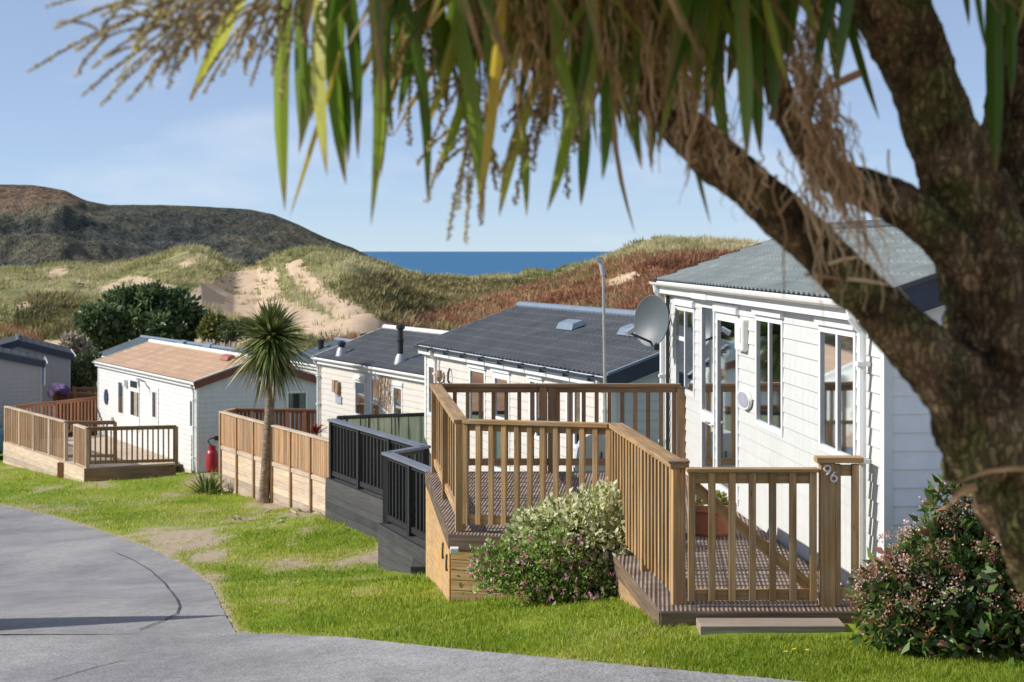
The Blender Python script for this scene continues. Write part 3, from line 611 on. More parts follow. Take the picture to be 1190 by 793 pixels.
# ---------------------------------------------------------------- static caravans
class Caravan:
    """local frame: the long wall that faces the road is x=0 from y=0 (near gable) to y=L; the body runs to x=W; z as in the world"""
    def __init__(s, label, near, far, W, z_eave, z_base, rise, wall, gwall, roof, fascia, trim='white_upvc', gable_px=(), group=None, gap=.0, oh=.12):
        s.near = Vector((near[0], near[1])); s.far = Vector((far[0], far[1])); d = s.far-s.near; s.L = d.length; d.normalize(); s.d = d; s.n = Vector((d.y, -d.x))
        s.root = thing('static_caravan', label, 'caravan', (near[0], near[1], 0), group, math.atan2(d.y, d.x)-math.pi/2, local=True)
        s.W = W; s.ze = z_eave; s.zb = z_base; s.rise = rise; s.wall = wall; s.gwall = gwall; s.roof = roof; s.fascia = fascia; s.trim = trim; s.oh = oh
        s.holes = []; s.gholes = []
    def s_of(s, px):
        k = (px-HX)/F; return (k*s.near.y-s.near.x)/(s.d.x-k*s.d.y)
    def z_of(s, px, py):
        Y = s.near.y+s.d.y*s.s_of(px); return -(py-HY)/F*Y
    def t_of(s, px):
        k = (px-HX)/F; return (k*s.near.y-s.near.x)/(s.n.x-k*s.n.y)
    def gz_of(s, px, py):
        Y = s.near.y+s.n.y*s.t_of(px); return -(py-HY)/F*Y
    def rect(s, x0, x1, t0, t1, gable=False):
        """pixel box -> local (a0,a1,z0,z1); t0 = py of top at mid, t1 = py of bottom at mid"""
        m = (x0+x1)/2
        if gable: a, b = s.t_of(x0), s.t_of(x1); z1, z0 = s.gz_of(m, t0), s.gz_of(m, t1)
        else: a, b = s.s_of(x0), s.s_of(x1); z1, z0 = s.z_of(m, t0), s.z_of(m, t1)
        return (min(a, b), max(a, b), z0, z1)
    def siding(s, mb, flat, along0, along1, z0, ztop, holes, pitch=.14, depth=.013):
        """lap boards between along0..along1 and z0..ztop(along), with real openings. flat(a, z, out) -> point"""
        cuts = sorted(set([along0, along1]+[h[0] for h in holes]+[h[1] for h in holes]+([ (along0+along1)/2 ] if callable(ztop) else [])))
        cuts = [c for c in cuts if along0 <= c <= along1]
        for a, b in zip(cuts[:-1], cuts[1:]):
            if b-a < 1e-4: continue
            mid = (a+b)/2; hs = sorted([(h[2], h[3]) for h in holes if h[0] < mid < h[1]])
            zt = max(ztop(a), ztop(b)) if callable(ztop) else ztop
            ivs = []; cur = z0
            for h0, h1 in hs:
                if h0 > cur: ivs.append((cur, h0))
                cur = max(cur, h1)
            if cur < zt: ivs.append((cur, zt))
            for lo, hi in ivs:
                k = math.floor((lo-z0)/pitch)
                while z0+k*pitch < hi-1e-5:
                    p0 = z0+k*pitch; e0 = max(lo, p0); e1 = min(hi, p0+pitch); o0 = depth*(1-(e0-p0)/pitch); o1 = depth*(1-(e1-p0)/pitch)
                    def zc(al, z): return min(z, ztop(al)) if callable(ztop) else z
                    if callable(ztop) and zc(a, e0) >= ztop(a)-1e-6 and zc(b, e0) >= ztop(b)-1e-6: k += 1; continue
                    mb.add([flat(a, zc(a, e0), o0), flat(b, zc(b, e0), o0), flat(b, zc(b, e1), o1), flat(a, zc(a, e1), o1)], [(0, 1, 2, 3)])
                    if o0 > depth-1e-6: mb.add([flat(a, zc(a, e0), 0), flat(b, zc(b, e0), 0), flat(b, zc(b, e0), o0), flat(a, zc(a, e0), o0)], [(0, 1, 2, 3)])
                    k += 1
    def window(s, r, panes=2, transom=None, hood=True, kind='window', curtain='curtain', gable=False, deep=.05, cur_w=.4, frame='white_upvc', fw=.05):
        a0, a1, z0, z1 = r; (s.gholes if gable else s.holes).append(r)
        pt = (lambda a, o, z: (a, -o, z)) if gable else (lambda a, o, z: (-o, a, z))
        def bx(mb, a, b, c, d, o0, o1):
            p = pt(a, o0, c); q = pt(b, o1, d); mb.box(min(p[0], q[0]), min(p[1], q[1]), c, max(p[0], q[0]), max(p[1], q[1]), d)
        f = MB(); o = .02
        bx(f, a0-.01, a0+fw, z0-.01, z1+.01, -.012, o); bx(f, a1-fw, a1+.01, z0-.01, z1+.01, -.012, o)
        bx(f, a0+fw, a1-fw, z0-.01, z0+fw, -.012, o-.002); bx(f, a0+fw, a1-fw, z1-fw, z1+.01, -.012, o-.002)
        for k in range(1, panes):
            c = a0+(a1-a0)*k/panes; bx(f, c-fw*.65, c+fw*.65, z0+fw, z1-fw, -.008, o-.004)
        if transom is not None:
            zt = z0+(z1-z0)*transom; bx(f, (a0+a1)/2+fw*.65 if transom and panes > 1 else a0+fw, a1-fw, zt-.025, zt+.025, -.008, o-.006)
        root = f.build(kind, 'white_upvc' if frame is None else frame, s.root)
        g = MB()
        if gable: g.quad((a0+fw, .0, z0+fw), (a1-fw, .0, z0+fw), (a1-fw, .0, z1-fw), (a0+fw, .0, z1-fw))
        else: g.quad((.0, a0+fw, z0+fw), (.0, a1-fw, z0+fw), (.0, a1-fw, z1-fw), (.0, a0+fw, z1-fw))
        g.build('pane', 'window_glass', root)
        if hood:
            h = MB(); bx(h, a0-.05, a1+.05, z1+.012, z1+.08, -.01, .05); bx(h, a0-.04, a1+.04, z1+.08, z1+.105, -.01, .032); h.build('drip_hood', s.trim, root)
        if curtain:
            c = MB(); n = 10
            wd = (a1-a0)*cur_w
            for (b0, b1) in ((a0+.02, a0+wd), (a1-wd, a1-.02)):
                for i in range(n):
                    u0 = b0+(b1-b0)*i/n; u1 = b0+(b1-b0)*(i+1)/n; d0 = -.04-.014*math.sin(i*2.1); d1 = -.04-.014*math.sin((i+1)*2.1)
                    c.quad(pt(u0, d0, z0+.02), pt(u1, d1, z0+.02), pt(u1, d1, z1-.02), pt(u0, d0, z1-.02))
            c.build('curtain', curtain, root, smooth=True)
        return root
    def fixture(s, name, r, out, m, gable=False, o0=.0, bevel=0, parent=None):
        a0, a1, z0, z1 = r; b = MB()
        if gable: b.box(a0, -out, z0, a1, -o0-.002, z1)
        else: b.box(-out, a0, z0, -o0-.002, a1, z1)
        return b.build(name, m, parent or s.root, bevel=bevel)
    def oval(s, name, r, m, thick=.05):
        a0, a1, z0, z1 = r; b = MB(); n = 28; vs = []
        for o in (-.015, -thick):
            for k in range(n): t = 2*math.pi*k/n; vs.append((o, (a0+a1)/2+(a1-a0)/2*math.cos(t), (z0+z1)/2+(z1-z0)/2*math.sin(t)))
        b.add(vs, [tuple(range(n)), tuple(range(2*n-1, n-1, -1))]+[(k, (k+1) % n, n+(k+1) % n, n+k) for k in range(n)])
        return b.build(name, m, s.root)
    def finish(s, tile=.19, rows=7, gutter='cream_trim', downpipes=(), amp=.016, ridge=None, base_mat=None):
        L, W, ze, zb, oh = s.L, s.W, s.ze, s.zb, s.oh
        top = lambda v: ze+s.rise*(1-abs(v-W/2)/(W/2))
        w = MB(); s.siding(w, lambda a, z, o: (-o, a, z), 0, L, zb, ze, s.holes); s.siding(w, lambda a, z, o: (W+o, L-a, z), 0, L, zb, ze, [])
        w.build('side_wall', s.wall, s.root)
        g = MB(); s.siding(g, lambda a, z, o: (a, -o, z), 0, W, zb, top, s.gholes); g.build('gable_wall', s.gwall, s.root)
        g = MB(); s.siding(g, lambda a, z, o: (W-a, L+o, z), 0, W, zb, top, []); g.build('gable_wall', s.gwall, s.root)
        # dark floor and closed void so that rooms are dark
        fl = MB(); fl.box(.05, .05, zb+.0, W-.05, L-.05, zb+.05); fl.build('floor_pan', 'black_plastic', s.root)
        inn = MB(); inn.quad((1.6, .1, zb+.05), (1.6, L-.1, zb+.05), (1.6, L-.1, ze), (1.6, .1, ze)); inn.build('room_partition', 'taupe_cladding', s.root)
        # corner trims
        for (x, y) in ((0, 0), (W, 0), (0, L), (W, L)):
            c = MB(); sx = -1 if x == 0 else 1; sy = -1 if y == 0 else 1
            c.box(min(x-sx*.045, x+sx*.024), min(y-sy*.07, y+sy*.022), zb, max(x-sx*.045, x+sx*.024), max(y-sy*.07, y+sy*.022), ze-.012); c.build('corner_trim', s.trim, s.root)
        # roof slopes with tile waves and course steps
        r = MB(); ny = max(8, int((L+2*oh)/tile*5)); hw = W/2+oh; slope = s.rise/(W/2)
        cols_y = np.linspace(-oh, L+oh, ny+1)
        for side in (0, 1):
            vs = []; prof = []
            for k in range(rows):
                a = k/rows; b = (k+1)/rows-.001; prof += [(a, .02), (b, .0)]
            for (u, lift) in prof:
                x = -oh+hw*u if side == 0 else W+oh-hw*u; z = ze-oh*slope+.05+slope*hw*u+lift
                for y in cols_y: vs.append((x, y, z+amp*math.sin(2*math.pi*y/tile)))
            m = len(cols_y); fs = []
            for i in range(len(prof)-1):
                for j in range(m-1): q = (i*m+j, i*m+j+1, (i+1)*m+j+1, (i+1)*m+j); fs.append(q if side else q[::-1])
            r.add(vs, fs, rnd=.5)
        r.build('roof', s.roof, s.root)
        u = MB()   # underside
        u.add([(-oh, -oh, ze-oh*slope+.02), (-oh, L+oh, ze-oh*slope+.02), (W/2, L+oh, ze+s.rise+.02), (W/2, -oh, ze+s.rise+.02)], [(0, 1, 2, 3)])
        u.add([(W+oh, -oh, ze-oh*slope+.02), (W+oh, L+oh, ze-oh*slope+.02), (W/2, L+oh, ze+s.rise+.02), (W/2, -oh, ze+s.rise+.02)], [(3, 2, 1, 0)]); u.build('roof_lining', s.trim, s.root)
        rg = MB(); rg.tube([(W/2, -oh-.02, ze+s.rise+.07), (W/2, L+oh+.02, ze+s.rise+.07)], .07, 8); rg.build('ridge_cap', ridge or s.roof, s.root)
        # barge boards
        for y in (-oh-.02, L+oh+.02):
            b = MB(); h = .21 if y < 0 else .12
            for sgn in (0, 1):
                x0 = -oh-.02 if sgn == 0 else W+oh+.02
                b.bar((x0, y, ze-oh*slope+.07-h/2), (W/2, y, ze+s.rise+.075-h/2), .035, h)
            b.build('barge_board', s.fascia if y < 0 else (ridge or s.fascia), s.root)
            if y < 0:
                b = MB()
                for sgn in (0, 1):
                    x0 = -oh-.03 if sgn == 0 else W+oh+.03
                    b.bar((x0, y-.01, ze-oh*slope+.095), (W/2, y-.01, ze+s.rise+.10), .07, .035)
                b.build('verge_trim', ridge or s.roof, s.root)
        # eaves: soffit board + gutter
        for x in (-1, 1):
            xx = -oh if x < 0 else W+oh
            e = MB(); e.box(min(xx, xx-x*.03), -oh, ze-oh*slope-.11, max(xx, xx-x*.03), L+oh, ze-oh*slope+.045); e.box(min(xx-x*.032, 0 if x < 0 else W), -oh+.01, ze-oh*slope-.105, max(xx-x*.032, 0 if x < 0 else W), L+oh-.01, ze-oh*slope-.085)
            e.build('eaves_board', s.trim, s.root)
            gt = MB(); n = 6; vs = []
            for y in (-oh-.01, L+oh+.01):
                for k in range(n+1): t = math.pi*k/n; vs.append((xx+x*.05-.05*math.cos(t), y, ze-oh*slope+.035-.05*math.sin(t)))
            gt.add(vs, [(k, k+1, n+2+k, n+1+k) for k in range(n)]); 
            for k in range(int(L/1.0) if gutter == 'navy_fascia' else 0): yy = .4+k*1.0; gt.box(xx+x*.05-.056, yy, ze-oh*slope-.035, xx+x*.05+.056, yy+.03, ze-oh*slope+.045)
            gt.build('gutter', gutter, s.root)
        for (y, o) in downpipes:
            d = MB(); d.tube([(-oh-.05, y, ze-oh*slope-.01), (-oh-.04, y, ze-.12), (-.075, y, ze-.24), (-.075, y, zb+.05)], .036, 8)
            for zz in (ze-.5, (ze+zb)/2, zb+.4): d.box(-.12, y-.055, zz, -.02, y+.055, zz+.035)
            d.build('downpipe', s.trim, s.root, smooth=False)
        # skirting down to the ground
        k = MB(); corners = [(0, 0), (0, L), (W, L), (W, 0)]
        def wz(x, y): p = s.near+s.n*x+s.d*y; return g1(p.x, p.y)-.25
        for (a, b) in zip(corners, corners[1:]+corners[:1]):
            for i in range(6):
                p = (a[0]+(b[0]-a[0])*i/6, a[1]+(b[1]-a[1])*i/6); q = (a[0]+(b[0]-a[0])*(i+1)/6, a[1]+(b[1]-a[1])*(i+1)/6)
                k.quad((*p, wz(*p)), (*q, wz(*q)), (*q, zb+.01), (*p, zb+.01))
        k.build('skirting', base_mat or 'block_wall', s.root)
    def on_roof(s, px, py):
        """local x,y on the road-side slope seen at a pixel"""
        k = (px-HX)/F; zz = -(py-HY)/F; best = None
        for i in range(0, 200):
            x = s.W/2*i/199
            # solve y along so that pixel column matches
            o = s.near+s.n*x; t = (k*o.y-o.x)/(s.d.x-k*s.d.y); Y = o.y+s.d.y*t; z = s.ze+.05+s.rise*x/(s.W/2); e = abs(zz*Y-z)
            if best is None or e < best[0]: best = (e, x, t, z)
        return best[1:]
    def roof_vent(s, px, py, m='bluegrey_vent', ln=.75, name='roof_vent'):
        x, y, z = s.on_roof(px, py); b = MB(); sl = s.rise/(s.W/2)
        b.add([(x+ax, y+ay, z+sl*ax+(0.03 if az == 0 else .13)) for ax, ay, az in ((-.14, -ln/2, 0), (.14, -ln/2, 0), (.14, ln/2, 0), (-.14, ln/2, 0), (-.09, -ln/2+.05, 1), (.09, -ln/2+.05, 1), (.09, ln/2-.05, 1), (-.09, ln/2-.05, 1))],
              [(0, 3, 2, 1), (4, 5, 6, 7), (0, 1, 5, 4), (1, 2, 6, 5), (2, 3, 7, 6), (3, 0, 4, 7)]); return b.build(name, m, s.root, bevel=.015)

def make_caravans():
    pmat('bluegrey_vent', (.17, .22, .28), .4, .1); pmat('red_vent', (.35, .11, .08), .5, .1)
    # nearest caravan on the right
    c = Caravan('white clad caravan nearest the tree, grey-green roof and patio door', (2.846, 13.74), (2.05, 23.9), 3.7, -.40, -2.92, .62, 'white_cladding', 'shade_lifted_white', 'green_grey_roof', 'navy_fascia', 'white_upvc')
    C1 = c
    c.window(c.rect(786.5, 808, 357, 457), 2, .62, curtain='curtain', cur_w=.25)
    # patio door: leaf and side light
    r = c.rect(816.5, 832, 349, 548); r = (r[0], r[1], -2.72, r[3]); c.holes.append(r)
    zs = c.z_of(824, 486)
    d = MB(); fw = .07
    for (a, b, z0, z1) in ((r[0], r[0]+fw, r[2], r[3]), (r[1]-fw, r[1], r[2], r[3]), (r[0]+fw, r[1]-fw, r[2], r[2]+.12), (r[0]+fw, r[1]-fw, r[3]-.09, r[3]), (r[0]+fw, r[1]-fw, zs-.07, zs+.07)): d.box(-.022, a, z0, .008, b, z1)
    dd = d.build('door', 'white_upvc', c.root); g = MB(); g.quad((.0, r[0]+fw, r[2]), (.0, r[1]-fw, r[2]), (.0, r[1]-fw, r[3]), (.0, r[0]+fw, r[3])); g.build('pane', 'window_glass', dd)
    h = MB(); h.tube([(-.06, r[0]+.035, zs-.02), (-.09, r[0]+.035, zs-.02), (-.09, r[0]+.16, zs-.02)], .012, 8); h.build('handle', 'steel', dd)
    h = MB(); h.box(-.13, r[0]-.06, r[3]+.012, .0, r[1]+.06, r[3]+.10); h.build('drip_hood', 'white_upvc', dd)
    r2 = c.rect(834, 859, 365, 545); r2 = (r2[0], r2[1], -2.70, r2[3]); wv = c.window(r2, 1, None, kind='side_light', curtain='curtain_beige', cur_w=.22, fw=.085)
    it = MB(); it.box(.3, r2[0]+.25, -2.6, .55, r2[0]+.6, -2.25); it.build('cushion', 'green_plastic', wv, bevel=.05)
    r = c.rect(861.5, 870.5, 371, 408); lb = c.fixture('meter_box', r, .075, 'cream_trim', bevel=.02); r_ = (r[0]+.06, r[1]-.06, r[2]+.1, r[3]-.08); c.fixture('box_panel', r_, .082, 'white_upvc', o0=.075, parent=lb)
    c.oval('name_plaque', c.rect(862, 876, 453, 476), 'cream_trim', .05); c.oval('plaque_face', tuple(v+dv for v, dv in zip(c.rect(862, 876, 453, 476), (.03, -.03, .025, -.025))), 'slate_oval', .056)
    c.window(c.rect(880, 911, 369, 500), 2, None, cur_w=.36)
    c.window(c.rect(954, 996, 382, 531), 2, None, cur_w=.30)
    c.finish(downpipes=((.42, 0), (c.L-.08, 0)), ridge='slate_roof')
    # second: slate roof
    Yn, Yf = 25.8, 34.5
    c = Caravan('cream caravan behind the back rail of the timber deck, dark slate roof with two vents', (X_(712, Yn), Yn), (X_(495, Yf), Yf), 3.9, -1.80, -4.25, .68, 'ivory_cladding', 'shade_tint_cladding', 'slate_roof', 'navy_fascia', 'white_upvc'); C2 = c
    c.window(c.rect(498.5, 507.5, 424, 483), 1, None, hood=False, cur_w=.3)
    for px0, px1, a, b in ((546.5, 564.5, 429, 500), (616, 631, 441, 510), (659, 677, 447, 520)): c.window(c.rect(px0, px1, a, b), 2 if px0 > 600 else 1, None, cur_w=.3)
    c.window(c.rect(574, 593, 434, 552), 1, .55, kind='door', cur_w=.2, fw=.1)
    l = MB(); ss = c.s_of(516); zz = c.z_of(516, 437); l.lathe((-.09, ss, zz), [(.0, .12), (.05, .10), (.07, -.02), (.03, -.10), (0, -.12)], 10); l.tube([(0, ss, zz-.1), (-.07, ss, zz-.14), (-.09, ss, zz-.1)], .015, 6); l.build('wall_lamp', 'brown_fibre', c.root)
    l = MB(); ss = c.s_of(524.5); zz = c.z_of(524, 437); l.tube([(-.02, ss, zz-.15), (-.08, ss-.05, zz-.08), (-.08, ss-.06, zz+.06), (-.03, ss, zz+.13)], .02, 6); l.build('hook_bracket', 'iron', c.root)
    for px in (663, 693): pass
    c.roof_vent(663, 382); c.roof_vent(738, 389, ln=.9)
    c.finish(downpipes=((c.s_of(510.5), 0), (.15, 0)), gutter='navy_fascia', ridge='bluegrey_vent')
    # third
    Yn, Yf = 40.3, 48
    c = Caravan('white caravan with black stove pipe on its dark roof, beyond the black deck', (X_(512, Yn), Yn), (X_(371, Yf), Yf), 3.8, -2.82, -5.3, .70, 'ivory_cladding', 'shade_tint_cladding', 'slate_roof', 'navy_fascia', 'white_upvc'); C3 = c
    c.window(c.rect(413, 425, 443, 484), 1, None, cur_w=.45)
    c.window(c.rect(431, 443.5, 437, 500), 1, .5, kind='door', curtain=None, fw=.1)
    c.window(c.rect(457.5, 468, 449, 488), 1, None, curtain='curtain_beige', cur_w=.2)
    for a, b, t0, t1 in ((389.8, 392.6, 442, 456), (393.6, 396.3, 444, 459)): c.fixture('lantern', c.rect(a, b, t0, t1), .10, 'brown_fibre')
    c.fixture('number_sign', c.rect(391.5, 398, 460, 469), .04, 'slate_oval')
    v = MB()
    for k in range(26):
        a = c.s_of(random.uniform(442, 458)); z = c.z_of(450, 436)+random.uniform(-.1, .1); pts = [(-.06, a, z)]
        for q in range(5): pts.append((-.05-random.random()*.06, pts[-1][1]+random.uniform(-.1, .1), pts[-1][2]-random.uniform(.05, .25)))
        v.tube(pts, .008, 4)
    v.build('dry_climber', 'brown_fibre', c.root)
    for px, py, h, hh in ((397, 412, .22, .1), (465.5, 421, .78, .2)):
        x, y, z = c.on_roof(px, py); b = MB(); b.lathe((x, y, z), [(.16, -.05), (.12, .12), (.075, .2)], 14)
        ch = b.build('flue_collar', 'grey_metal', c.root, smooth=True)
        b = MB(); b.lathe((x, y, z), [(.065, .15), (.065, h*.5+.1), (.085, h*.5+.12), (.085, h*.7), (.065, h*.72), (.065, h), (.11, h+.03), (.11, h+.1), (.03, h+.15)], 14); b.build('flue', 'black_plastic' if h > .3 else 'navy_fascia', c.root, smooth=False)
    c.finish(downpipes=((c.L-.12, 0),), ridge='cream_trim')
    # fourth, brown roof
    Yn, Yf = 51.0, 60.8
    c = Caravan('white caravan with weathered brown felt roof behind the pale timber deck', (X_(229, Yn), Yn), (X_(114.5, Yf), Yf), 3.6, -3.72, -6.25, .58, 'bright_cladding', 'shade_tint_cladding', 'brown_roof', 'red_fascia', 'white_upvc', oh=.1); C4 = c
    c.oval('wall_plaque', c.rect(122.3, 126.3, 452.5, 470), 'navy_sign', .05)
    c.window(c.rect(137.6, 143.8, 443, 482), 1, None, hood=False, cur_w=.3)
    r = c.rect(146, 162.6, 438, 500); c.holes.append(r); d = MB()
    g1_ = c.rect(152.5, 160.5, 443, 450.5); g2_ = c.rect(153, 162, 455.5, 483)
    d.box(-.03, r[0], r[2], -.005, r[1], r[3]); dr = d.build('door', 'white_upvc', c.root)
    for rr_ in (g1_, g2_):
        c.fixture('pane', (rr_[0], rr_[1], rr_[2], rr_[3]), .04, 'dark_glass', o0=.03, parent=dr)
    m = (g2_[0]+(g2_[1]-g2_[0])*.1, g2_[0]+(g2_[1]-g2_[0])*.5, g2_[2], g2_[3]); c.fixture('blind', m, .046, 'curtain_beige', o0=.04, parent=dr)
    c.window(c.rect(177, 182, 454, 487), 1, None, hood=False, cur_w=.3)
    c.window(c.rect(220.8, 224.6, 464.5, 497.5), 1, None, hood=False, curtain=None)
    c.fixture('wall_lamp', c.rect(147, 149.5, 441, 449), .15, 'cream_trim', bevel=.02)
    l = MB(); a0 = c.s_of(168.5); a1 = c.s_of(173); zz = c.z_of(170, 442); l.tube([(-.02, a0, zz-.05), (-.3, a0-.1, zz+.05), (-.32, a1, zz-.02), (-.3, a1, zz-.18)], .03, 6); l.build('flood_lamp', 'grey_metal', c.root)
    c.fixture('socket_box', c.rect(131, 132.6, 485, 490.5), .06, 'grey_metal')
    c.fixture('door_trim', c.rect(184, 184.8, 452, 500), .03, 'white_upvc')
    c.window(c.rect(333, 357, 455, 481, True), 1, None, gable=True, hood=False, curtain='curtain', cur_w=.35)
    c.roof_vent(264, 418, m='red_vent')
    c.finish(downpipes=((.1, 0),), ridge='cream_trim', amp=.004, rows=6, tile=.4)
    # fifth, behind the brown one
    near = Vector((-17.6, 77.0))+Vector((.48, -.877)).normalized()*14
    c = Caravan('long blue-grey roofed caravan behind the brown roofed one', (near.x, near.y), (-17.6, 77.0), 3.8, -4.42, -7.0, .66, 'cream_cladding', 'shade_tint_cladding', 'bluegrey_roof', 'navy_fascia', 'cream_trim')
    c.roof_vent(212, 400); c.roof_vent(243, 403); c.finish(ridge='bluegrey_vent')
    d = Vector((-.418, .908)).normalized(); far = Vector((-7.9, 64.0)); near = far-d*9
    c = Caravan('small grey roofed caravan half hidden by the lone palm and stove pipe caravan', (near.x, near.y), (far.x, far.y), 3.6, -3.85, -6.3, .62, 'cream_cladding', 'shade_tint_cladding', 'bluegrey_roof', 'navy_fascia', 'cream_trim')
    for px, py in ((373, 406), (423, 395)):
        x, y, z = c.on_roof(px, py); b = MB(); b.lathe((x, y, z), [(.10, 0), (.10, .25), (.14, .26), (.14, .34), (0, .36)], 12); b.build('roof_cowl', 'black_plastic', c.root)
    c.finish(ridge='bluegrey_vent')
    # far left pair
    near = Vector((X_(-40, 66), 66.0)); c = Caravan('grey caravan gable at the far left, farther of the pair', (near.x, near.y), (near.x-1.3, near.y+4.6), 3.7, -3.87, -6.9, .50, 'taupe_cladding', 'taupe_cladding', 'slate_roof', 'navy_fascia', 'grey_metal'); c.finish()
    near = Vector((X_(-82, 61), 61.0)); c = Caravan('grey caravan gable at the far left, nearer one above the teal car', (near.x, near.y), (near.x-1.0, near.y+3.5), 3.65, -3.83, -6.9, .40, 'taupe_cladding', 'taupe_cladding', 'slate_roof', 'navy_fascia', 'grey_metal')
    r = (c.W-.03, c.W+.12, -4.6, -3.9); b = MB(); b.box(c.W+.03, -.04, -4.55, c.W+.1, .03, -3.85); b.build('corner_window', 'blue_pane', c.root); b = MB(); b.box(c.W+.1, -.05, -4.6, c.W+.14, .05, -3.8); b.build('window_frame', 'white_upvc', c.root)
    c.finish()
    return C1, C2, C3, C4

# ---------------------------------------------------------------- decks
def lerp(a, b, t): return Vector(a)+(Vector(b)-Vector(a))*t
def railing(root, p, q, ztop, zd, m, nb, bw=.05, ph=.10, cap=.13, posts=(True, True), mid_posts=(), cap_m=None, bottom=.13, bev=0, solid=False, cap_t=.04, bar_t=.045, cap_ext=(0, 0), boff=.03, cover=None):
    """p,q: (x,y). Balusters are fixed to the outside of two rails, under a flat cap"""
    p = Vector((p[0], p[1], 0)); q = Vector((q[0], q[1], 0)); d = (q-p); L = d.length; d.normalize(); out = Vector((-d.y, d.x, 0))
    Z = lambda v, z: Vector((v.x, v.y, z))
    b = MB(); b.bar(Z(p-d*cap_ext[0], ztop-cap_t/2), Z(q+d*cap_ext[1], ztop-cap_t/2), cap, cap_t); hr = b.build('handrail', cap_m or m, root, bevel=bev)
    b = MB(); b.bar(Z(p, ztop-cap_t-.036), Z(q, ztop-cap_t-.036), .042, .068); b.build('top_rail', m, root, bevel=bev)
    b = MB(); b.bar(Z(p, zd+bottom), Z(q, zd+bottom), .042, .085); b.build('bottom_rail', m, root, bevel=bev)
    ts = ([0] if posts[0] else [])+list(mid_posts)+([1] if posts[1] else [])
    for t in ts:
        c = lerp(p, q, t); b = MB(); b.bar(Z(c, zd-.02), Z(c, ztop-cap_t-.002), ph, ph, up=tuple(d)); b.build('post', m, root, bevel=bev)
    for k in range(nb):
        t = (k+.5)/nb; c = lerp(p, q, t)
        if any(abs(t-tp)*L < ph*.6 for tp in ts): continue
        c = c+out*boff; b = MB(); b.bar(Z(c, zd+bottom-.05 if not solid else zd+.06), Z(c, ztop-cap_t-.003), bw, bar_t if not solid else .018, up=tuple(out)); b.build('baluster' if not solid else 'fence_board', m if cover is None else cover, root, bevel=bev)
    return hr
def skirt(root, p, q, ztop, m, n, side=1, hoff=0, th=.02, name='skirt_board', bev=0, gap=.006, posts=0, pm=None):
    """horizontal boards from the deck edge down into the ground"""
    p = Vector((p[0], p[1], 0)); q = Vector((q[0], q[1], 0)); d = (q-p).normalized(); out = Vector((-d.y, d.x, 0))*side
    zlow = min(g1(lerp(p, q, t).x, lerp(p, q, t).y) for t in (0, .25, .5, .75, 1))-.08; h = (ztop-zlow)/n
    for k in range(n):
        z1 = ztop-k*h; z0 = z1-h+gap; b = MB(); a = p+out*th/2; c = q+out*th/2
        b.bar(Vector((a.x, a.y, (z0+z1)/2)), Vector((c.x, c.y, (z0+z1)/2)), th, h-gap); b.build(name, m, root, bevel=bev)
    for k in range(posts):
        t = (k+.5)/posts; c = lerp(p, q, t)+out*(th+.012); b = MB(); b.bar(Vector((c.x, c.y, zlow)), Vector((c.x, c.y, ztop)), .06, .03, up=tuple(out)); b.build('skirt_batten', pm or m, root)

def number_96(root, org, post_face):
    """two metal digits on a post front; post_face = (x, y, z) of the upper digit centre"""
    x, y, z = post_face; r = .023
    def ring(cx, cz): return [(cx+r*math.cos(t), y, cz+r*math.sin(t)) for t in np.linspace(0, 2*math.pi, 17)]
    for nm, cx, cz, sg in (('digit_nine', x, z, 1), ('digit_six', x+.050, z-.078, -1)):
        b = MB(); b.tube(ring(cx, cz), .007, 6, cap=False)
        tail = [(cx+sg*r*(1-1.5*u*u), y, cz-sg*r*2.3*u) for u in np.linspace(0, 1, 8)]
        b.tube(tail, .007, 6); b.build(nm, 'stone_white', root)

